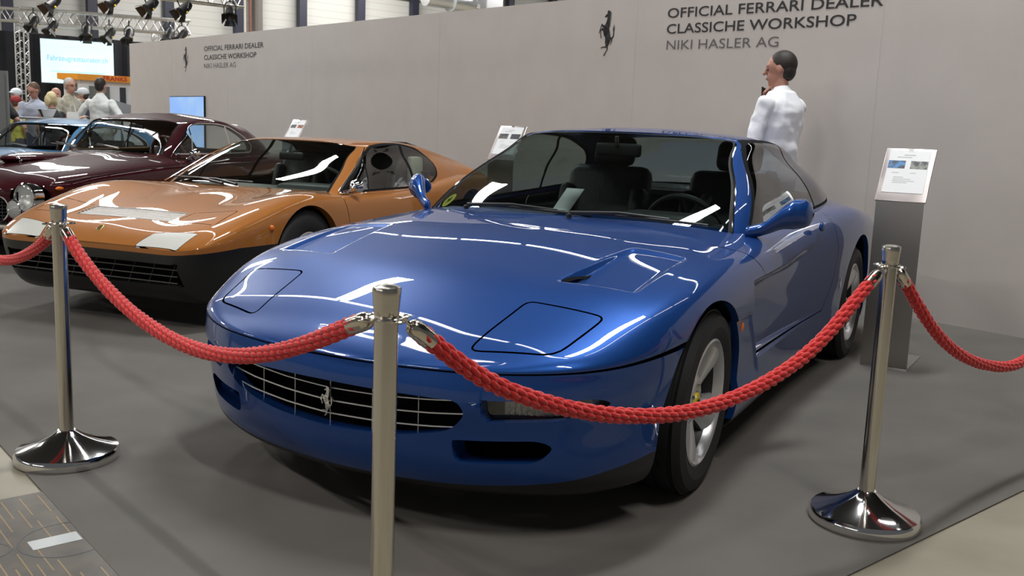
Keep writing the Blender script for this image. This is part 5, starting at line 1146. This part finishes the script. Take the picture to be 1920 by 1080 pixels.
# table with a bowl, and the white paper bag held out by the blonde woman
def table_bits():
    x, y = at(80, 13.75); e = empty('high_table', (x, y, 0), 0, 'grey high table behind the teal car', 'table')
    b = MB(); b.box((0, 0, 1.165), (.8, .5, .03), bev=.01); b.obj('top', mat('table_grey', (.30, .30, .31), .4), e); b = MB(); b.tube([(0, 0, .02), (0, 0, 1.15)], .04, 14); b.obj('column', M_STEEL, e); b = MB(); b.lathe([(0, .02), (.26, .02), (.26, 0), (0, 0)], 28); b.obj('foot', M_STEEL, e)
    x, y = at(91, 13.65); e = empty('bowl', (x, y, 1.18), 0, 'white bowl with a black printed panel on the high table', 'bowl')
    b = MB(); b.lathe([(0, .0), (.065, 0), (.075, .01), (.125, .115), (.122, .118), (.07, .018), (0, .012)], 32); b.obj('vessel', mat('white_ceramic', (.78, .78, .78), .3), e)
    b = MB(); b.lathe([(.0765, .01), (.1262, .112)], 10, Matrix.Identity(4), -2.35, -1.75); b.obj('print_panel', M_BLACK, e)
    x, y = at(139, 13.7); e = empty('carrier_bag', (x, y, 1.075), .2, 'white paper carrier bag held in front of the older man', 'bag')
    b = MB(); P_ = [(-.08, -.04, 0), (.08, -.04, 0), (.08, .04, 0), (-.08, .04, 0), (-.075, -.012, .2), (.075, -.012, .2), (.075, .012, .2), (-.075, .012, .2)]; b.add(P_, [(3, 2, 1, 0), (0, 1, 5, 4), (1, 2, 6, 5), (2, 3, 7, 6), (3, 0, 4, 7)]); b.obj('pouch', mat('white_bag', (.72, .70, .66), .7), e, False)
    b = MB()
    for yy in (-.012, .012): b.tube([(-.035, yy, .19), (-.025, yy * .4, .285), (0, 0, .31), (.025, yy * .4, .285), (.035, yy, .19)], .005, 6)
    b.obj('handle', mat('white_bag', (.72, .70, .66)), e)
table_bits()
# ================================================================== stage, truss, kiosk far behind
def px(x, y, depth):
    """direction of a sight line carried to its own depth: used to survey far points"""
    d = _r2 * ((x - 960) / FPX) + _u2 * (-(y - 540) / FPX) + _f; return Vector((0, 0, CAM_H)) + d * (depth / d.y)
M_ALU = mat('truss_aluminium', (.62, .61, .60), .3, .9)
def truss(name, a, b_, w, label, bays=None, up=Vector((0, 0, 1)), group='aluminium stage truss'):
    a = Vector(a); b_ = Vector(b_); d = b_ - a; L = d.length; d.normalize(); s = d.cross(up).normalized() if abs(d.z) < .9 else Vector((1, 0, 0)); u = s.cross(d).normalized(); e = empty(name, a, 0, label, 'truss', group); n = bays or max(3, int(L / (w * 1.1)))
    C = [(-1, -1), (1, -1), (1, 1), (-1, 1)]
    for i, j in C:
        m = MB(); o = (s * i + u * j) * w / 2; m.tube([o, o + d * L], w * .085, 8); m.obj('chord', M_ALU, e)
    for f in range(4):
        m = MB(); p, q = C[f], C[(f + 1) % 4]
        for k in range(n):
            o1 = (s * p[0] + u * p[1]) * w / 2; o2 = (s * q[0] + u * q[1]) * w / 2; t0, t1 = L * k / n, L * (k + 1) / n
            m.tube([o1 + d * t0, o2 + d * (t0 + t1) / 2, o1 + d * t1], w * .045, 5)
        m.obj('lacing', M_ALU, e)
    return e
D1 = 33
def spot(p, label, sc=1.0, aim=(.5, -.55, -.65), group='black stage spotlights', yoke=True):
    e = empty('spotlight', p, 0, label, 'spotlight', group); a = Vector(aim).normalized(); R = a.to_track_quat('Z', 'Y').to_matrix().to_4x4(); mb_ = mat('lamp_black', (.012, .012, .013), .45)
    b = MB(); b.lathe([(0, -.26 * sc), (.09 * sc, -.25 * sc), (.12 * sc, -.16 * sc), (.13 * sc, .08 * sc), (.14 * sc, .12 * sc), (.12 * sc, .12 * sc), (0, .02 * sc)], 20, R); b.obj('lamp_body', mb_, e)
    b = MB()
    for k in range(4):
        M = R @ Matrix.Rotation(PI / 2 * k, 4, 'Z'); b.add([M @ Vector(q) * 1 for q in ((-.11 * sc, .12 * sc, .12 * sc), (.11 * sc, .12 * sc, .12 * sc), (.15 * sc, .20 * sc, .27 * sc), (-.15 * sc, .20 * sc, .27 * sc), (-.11 * sc, .128 * sc, .12 * sc), (.11 * sc, .128 * sc, .12 * sc), (.15 * sc, .208 * sc, .27 * sc), (-.15 * sc, .208 * sc, .27 * sc))], [(0, 1, 2, 3), (7, 6, 5, 4), (2, 1, 5, 6), (0, 3, 7, 4), (3, 2, 6, 7)])
    b.obj('barn_door', mb_, e, False)
    b = MB(); b.tube([R @ Vector((.15 * sc, 0, -.04 * sc)), Vector((.16 * sc, 0, .22 * sc)), Vector((.06 * sc, 0, .33 * sc)), Vector((-.06 * sc, 0, .33 * sc)), Vector((-.16 * sc, 0, .22 * sc)), R @ Vector((-.15 * sc, 0, -.04 * sc))], .016 * sc, 6); b.tube([(0, 0, .33 * sc), (0, 0, .50 * sc)], .025 * sc, 6); b.obj('yoke', mb_, e)
    b = MB(); b.sphere(R @ Vector((.115 * sc, -.075 * sc, .02 * sc)), .028 * sc, 10, 6); b.obj('knob', mat('knob_yellow', (.85, .55, .03), .4), e, label='yellow adjusting knob')
    return e
# nearer truss just reaching into the top edge, with five lamps hung under it
tA, tB = px(452, 2, 26), px(452, 2, 26) - HD * 9
truss('truss', tA, tB, .34, 'nearer aluminium truss reaching in at the top edge', group='aluminium stage truss')
for (x, y), l in (((97, 8), 'leftmost of the five spotlights along the top edge'), ((209, 5), 'second from left of the five spotlights along the top edge'), ((281, 12), 'middle one of the five spotlights along the top edge'), ((344, 18), 'fourth from left of the five spotlights along the top edge')):
    spot(px(x, y, 24.5), l, .95, (-.45, -.6, -.66))
spot(px(431, 27, 25.5), 'spotlight hung before the dark post at the right end of the row', .95, (.2, -.8, -.6))
# stage: tower, front truss, left side truss, backdrop, screen
c0 = px(39, 34, D1); zt = 4.42; A = Vector((c0.x, c0.y, zt)); Bq = px(356, 56, D1 + 2.2); B_ = Vector((Bq.x, Bq.y, zt))
truss('truss', A, B_, .46, 'long aluminium truss above the lit presentation screen')
truss('truss', Vector((A.x, A.y, zt - .25)), Vector((A.x, A.y, 0)), .30, 'upright aluminium truss tower left of the lit screen')
truss('truss', A, A + Vector((-5.2, -1.4, 0)), .40, 'aluminium truss running off left above the black curtain')
q = px(325, 75, D1 + 2.1); truss('truss', Vector((q.x - .6, q.y, zt - .25)), Vector((q.x - .6, q.y, 0)), .24, 'slim truss tower behind the end of the partition')
for i, (x, y, l) in enumerate(((63, 44, 'spotlight on the stage truss above the screen corner'), (98, 52, 'second spotlight from the left on the stage truss'), (163, 62, 'spotlight on the stage truss, above the screen centre'), (205, 66, 'spotlight on the stage truss, right of the screen centre'), (242, 68, 'spotlight on the stage truss over the partition end'), (318, 70, 'left of two spotlights at the right end of the stage truss'), (341, 68, 'right of two spotlights at the right end of the stage truss'))):
    spot(px(x, y, D1 - .3), l, 1.0, (random.uniform(-.4, .4), -.5, -.75))
b = MB(); p0, p1 = px(-70, 60, 34.0), px(330, 76, 38.4); V = [(p0.x, p0.y, 0), (p1.x, p1.y, 0), (p1.x, p1.y, 4.05), (p0.x, p0.y, 4.05)]; N_ = 60
VV = []; FF = []
for i in range(N_ + 1):
    t = i / N_; w_ = .06 * math.sin(t * 90); VV += [(p0.x + (p1.x - p0.x) * t, p0.y + (p1.y - p0.y) * t + w_, 0), (p0.x + (p1.x - p0.x) * t, p0.y + (p1.y - p0.y) * t + w_, 4.05)]
for i in range(N_): FF.append((2 * i, 2 * i + 2, 2 * i + 3, 2 * i + 1))
b.add(VV, FF); cu = b.obj('curtain', mat('black_curtain', (.006, .006, .010), .9), None); props(cu, 'black stage curtain behind the lit screen', 'curtain')
def big_screen():
    a, c = px(75, 72, 34.6), px(212, 81, 35.6); bt = px(75, 154, 34.6).z; w = (Vector((c.x, c.y, 0)) - Vector((a.x, a.y, 0))).length; rz = math.atan2(c.y - a.y, c.x - a.x); h = (a.z + c.z) / 2 - bt
    e = empty('projection_screen', ((a.x + c.x) / 2, (a.y + c.y) / 2, bt), rz, 'large lit pale blue screen with a web address on the stage', 'screen')
    b = MB(); b.box((0, .03, h / 2), (w + .06, .05, h + .06)); b.obj('frame', M_BLACK, e, False)
    b = MB(); b.box((0, -.005, h / 2), (w, .01, h)); b.obj('display', mat('lit_screen_white', (.5, .6, .6), .4, emit=(.58, .85, .96), estr=.92), e, False)
    t = text_obj('lettering', 'Fahrzeugrestaurator.ch', .33, mat('screen_text', (.10, .35, .52), .5, emit=(.14, .40, .56), estr=.8), e, Matrix.Translation((0, -.015, h * .52)) @ Matrix.Rotation(PI / 2, 4, 'X'), 'CENTER', 0, 0, .86)
    wt = t.dimensions.x; k = w * .83 / max(wt, .1)
    for v in t.data.vertices: v.co.x *= k; v.co.y *= k * 1.05
    b = MB(); b.box((0, -.012, h * .27), (w * .74, .002, .05)); b.obj('text_line', mat('screen_line', (.3, .5, .6), .5, emit=(.42, .68, .82), estr=.95), e, False)
big_screen()
def kiosk():
    Y = 22.0; e = empty('kiosk', (-9.55, Y + .9, 0), 0, 'sales kiosk with an orange fascia and pale walls', 'stall')
    L = lambda x, y, z: Vector((x + 9.55, y - Y - .9, z)); xc = -9.80
    M_OR = mat('orange_fascia', (.80, .30, .015), .5); 
    b = MB(); b.add([L(-10.38, Y, 2.015), L(xc, Y - .25, 2.005), L(-7.9, Y + .9, 1.97), L(-8.5, Y + 2, 2.0), L(-10.6, Y + 1.2, 2.0), L(-10.38, Y, 2.145), L(xc, Y - .25, 2.135), L(-7.9, Y + .9, 2.125), L(-8.5, Y + 2, 2.13), L(-10.6, Y + 1.2, 2.13)],
        [(0, 1, 6, 5), (1, 2, 7, 6), (2, 3, 8, 7), (3, 4, 9, 8), (4, 0, 5, 9), (5, 6, 7, 8, 9), (4, 3, 2, 1, 0)]); fa = b.obj('fascia', M_OR, e, False)
    d = (Vector((-7.9, Y + .9, 0)) - Vector((xc, Y - .25, 0))); rz = math.atan2(d.y, d.x)
    t = text_obj('lettering', 'FRANKS', .13, mat('fascia_red', (.50, .03, .02), .5), fa, Matrix.Translation(L(-9.36, Y - .25 + .44 * d.y / d.x, 2.02) + Vector((.012, -.012, 0))) @ Matrix.Rotation(rz, 4, 'Z') @ Matrix.Rotation(PI / 2, 4, 'X'), 'LEFT', .004, .002, 1.0, 1.1)
    M_PW = mat('kiosk_white', (.72, .72, .73), .5)
    def wallp(a, c, z0, z1, m, name, off=0.0, th=.03):
        a, c = Vector(a), Vector(c); mid = (a + c) / 2; dd = c - a; q = MB(); q.box(L(mid.x, mid.y - off, (z0 + z1) / 2), (dd.length, th, z1 - z0), rz=math.atan2(dd.y, dd.x)); return q.obj(name, m, e, False)
    a0, a1, a2 = (-10.28, Y + .12, 0), (xc, Y - .10, 0), (-7.95, Y + 1.0, 0); gp = mat('kiosk_glass', (.16, .17, .15), .15, coat=.5); bp = mat('kiosk_dark', (.03, .035, .045), .4)
    wallp(a0, a1, 0, 2.01, M_PW, 'side_wall'); wallp(a1, a2, 0, 2.0, M_PW, 'front_wall')
    lp = lambda A_, B__, t: tuple(A_[k] + (B__[k] - A_[k]) * t for k in range(3))
    wallp(lp(a0, a1, .2), lp(a0, a1, .78), 1.2, 1.93, gp, 'pane', .03); 
    for t0, t1, m, nm in ((.08, .28, gp, 'pane'), (.38, .44, bp, 'pane'), (.54, .66, gp, 'pane'), (.78, .92, gp, 'pane')): wallp(lp(a1, a2, t0), lp(a1, a2, t1), 1.15, 1.88, m, nm, .03)
kiosk()
b = MB(); b.box((0, 0, 1.0), (.9, .05, 2.0)); b.box((0, -.03, 1.0), (.84, .02, 1.9)); q = px(-53, 130, 13.0); o = b.obj('display_board', mat('board_grey', (.16, .16, .155), .5), None, False, loc=(q.x, q.y, 0), rot=(0, 0, .1)); o.scale.z = q.z / 2.0; props(o, 'grey upright display board at the left edge of the picture', 'board')
b = MB(); q = px(228, 208, 20.8); b.box((0, 0, 0), (.5, .6, .03), R=Matrix.Rotation(.5, 3, 'X') @ Matrix.Rotation(.3, 3, 'Y')); b.tube([(0, 0, 0), (0, 0, -q.z + .02)], .03, 8); o = b.obj('parasol', mat('dark_canvas', (.05, .055, .06), .8), None, False, loc=q); props(o, 'dark grey slanted canopy beside the kiosk', 'canopy')
# round silver duct and vent high on the hall wall
q = px(830, 2, 47); b = MB(); b.tube([q + HN * .6, q + HN * .6 + HD * 1.2], .55, 20); b.tube([q + HN * .6 + HD * -1.4, q + HN * .6], .42, 16); o = b.obj('air_duct', mat('silver_duct', (.70, .72, .74), .25, .8), None); props(o, 'shiny silver air duct high on the hall wall', 'duct')
q = px(922, 6, 47); b = MB(); b.box(q, (1.0, .5, .8), rz=T(40), bev=.03); o = b.obj('air_box', mat('zinc', (.35, .36, .37), .4, .7), None, False); props(o, 'grey zinc air box above the partition edge', 'duct')
# ================================================================== light tubes over the stand
M_TUBE = mat('lit_tube', (1, 1, 1), .4, emit=(1, .97, 1), estr=15)
def tube_run(a, b_, z, n, where):
    a = Vector(a); b_ = Vector(b_); d = (b_ - a) / n
    for i in range(n):
        e = empty('strip_light', a + d * (i + .5) + Vector((0, 0, z)), math.atan2(d.y, d.x), 'white linear tube lamp hung above the stand, ' + where, 'lamp', 'tube lamps over the stand, ' + where)
        L = d.length - .14
        q = MB(); q.box((0, 0, .05), (L, .10, .05), bev=.01); q.obj('housing', mat('lamp_white', (.7, .7, .7), .4), e)
        q = MB(); q.tube([(-L / 2 + .03, 0, 0), (L / 2 - .03, 0, 0)], .03, 10); q.obj('tube', M_TUBE, e)
for o, w_, sa, sb, n in ((-1.2, 'row behind the partition', -13, 1.5, 8), (3.9, 'row over the bonnets', -13, 1.5, 8), (-5.5, 'far row', -15, 1.5, 8)): tube_run(stand(sa, o), stand(sb, o), 4.7, n, w_)
tube_run(stand(1.85, -1.0), stand(1.85, 3.7), 4.7, 3, 'right end')
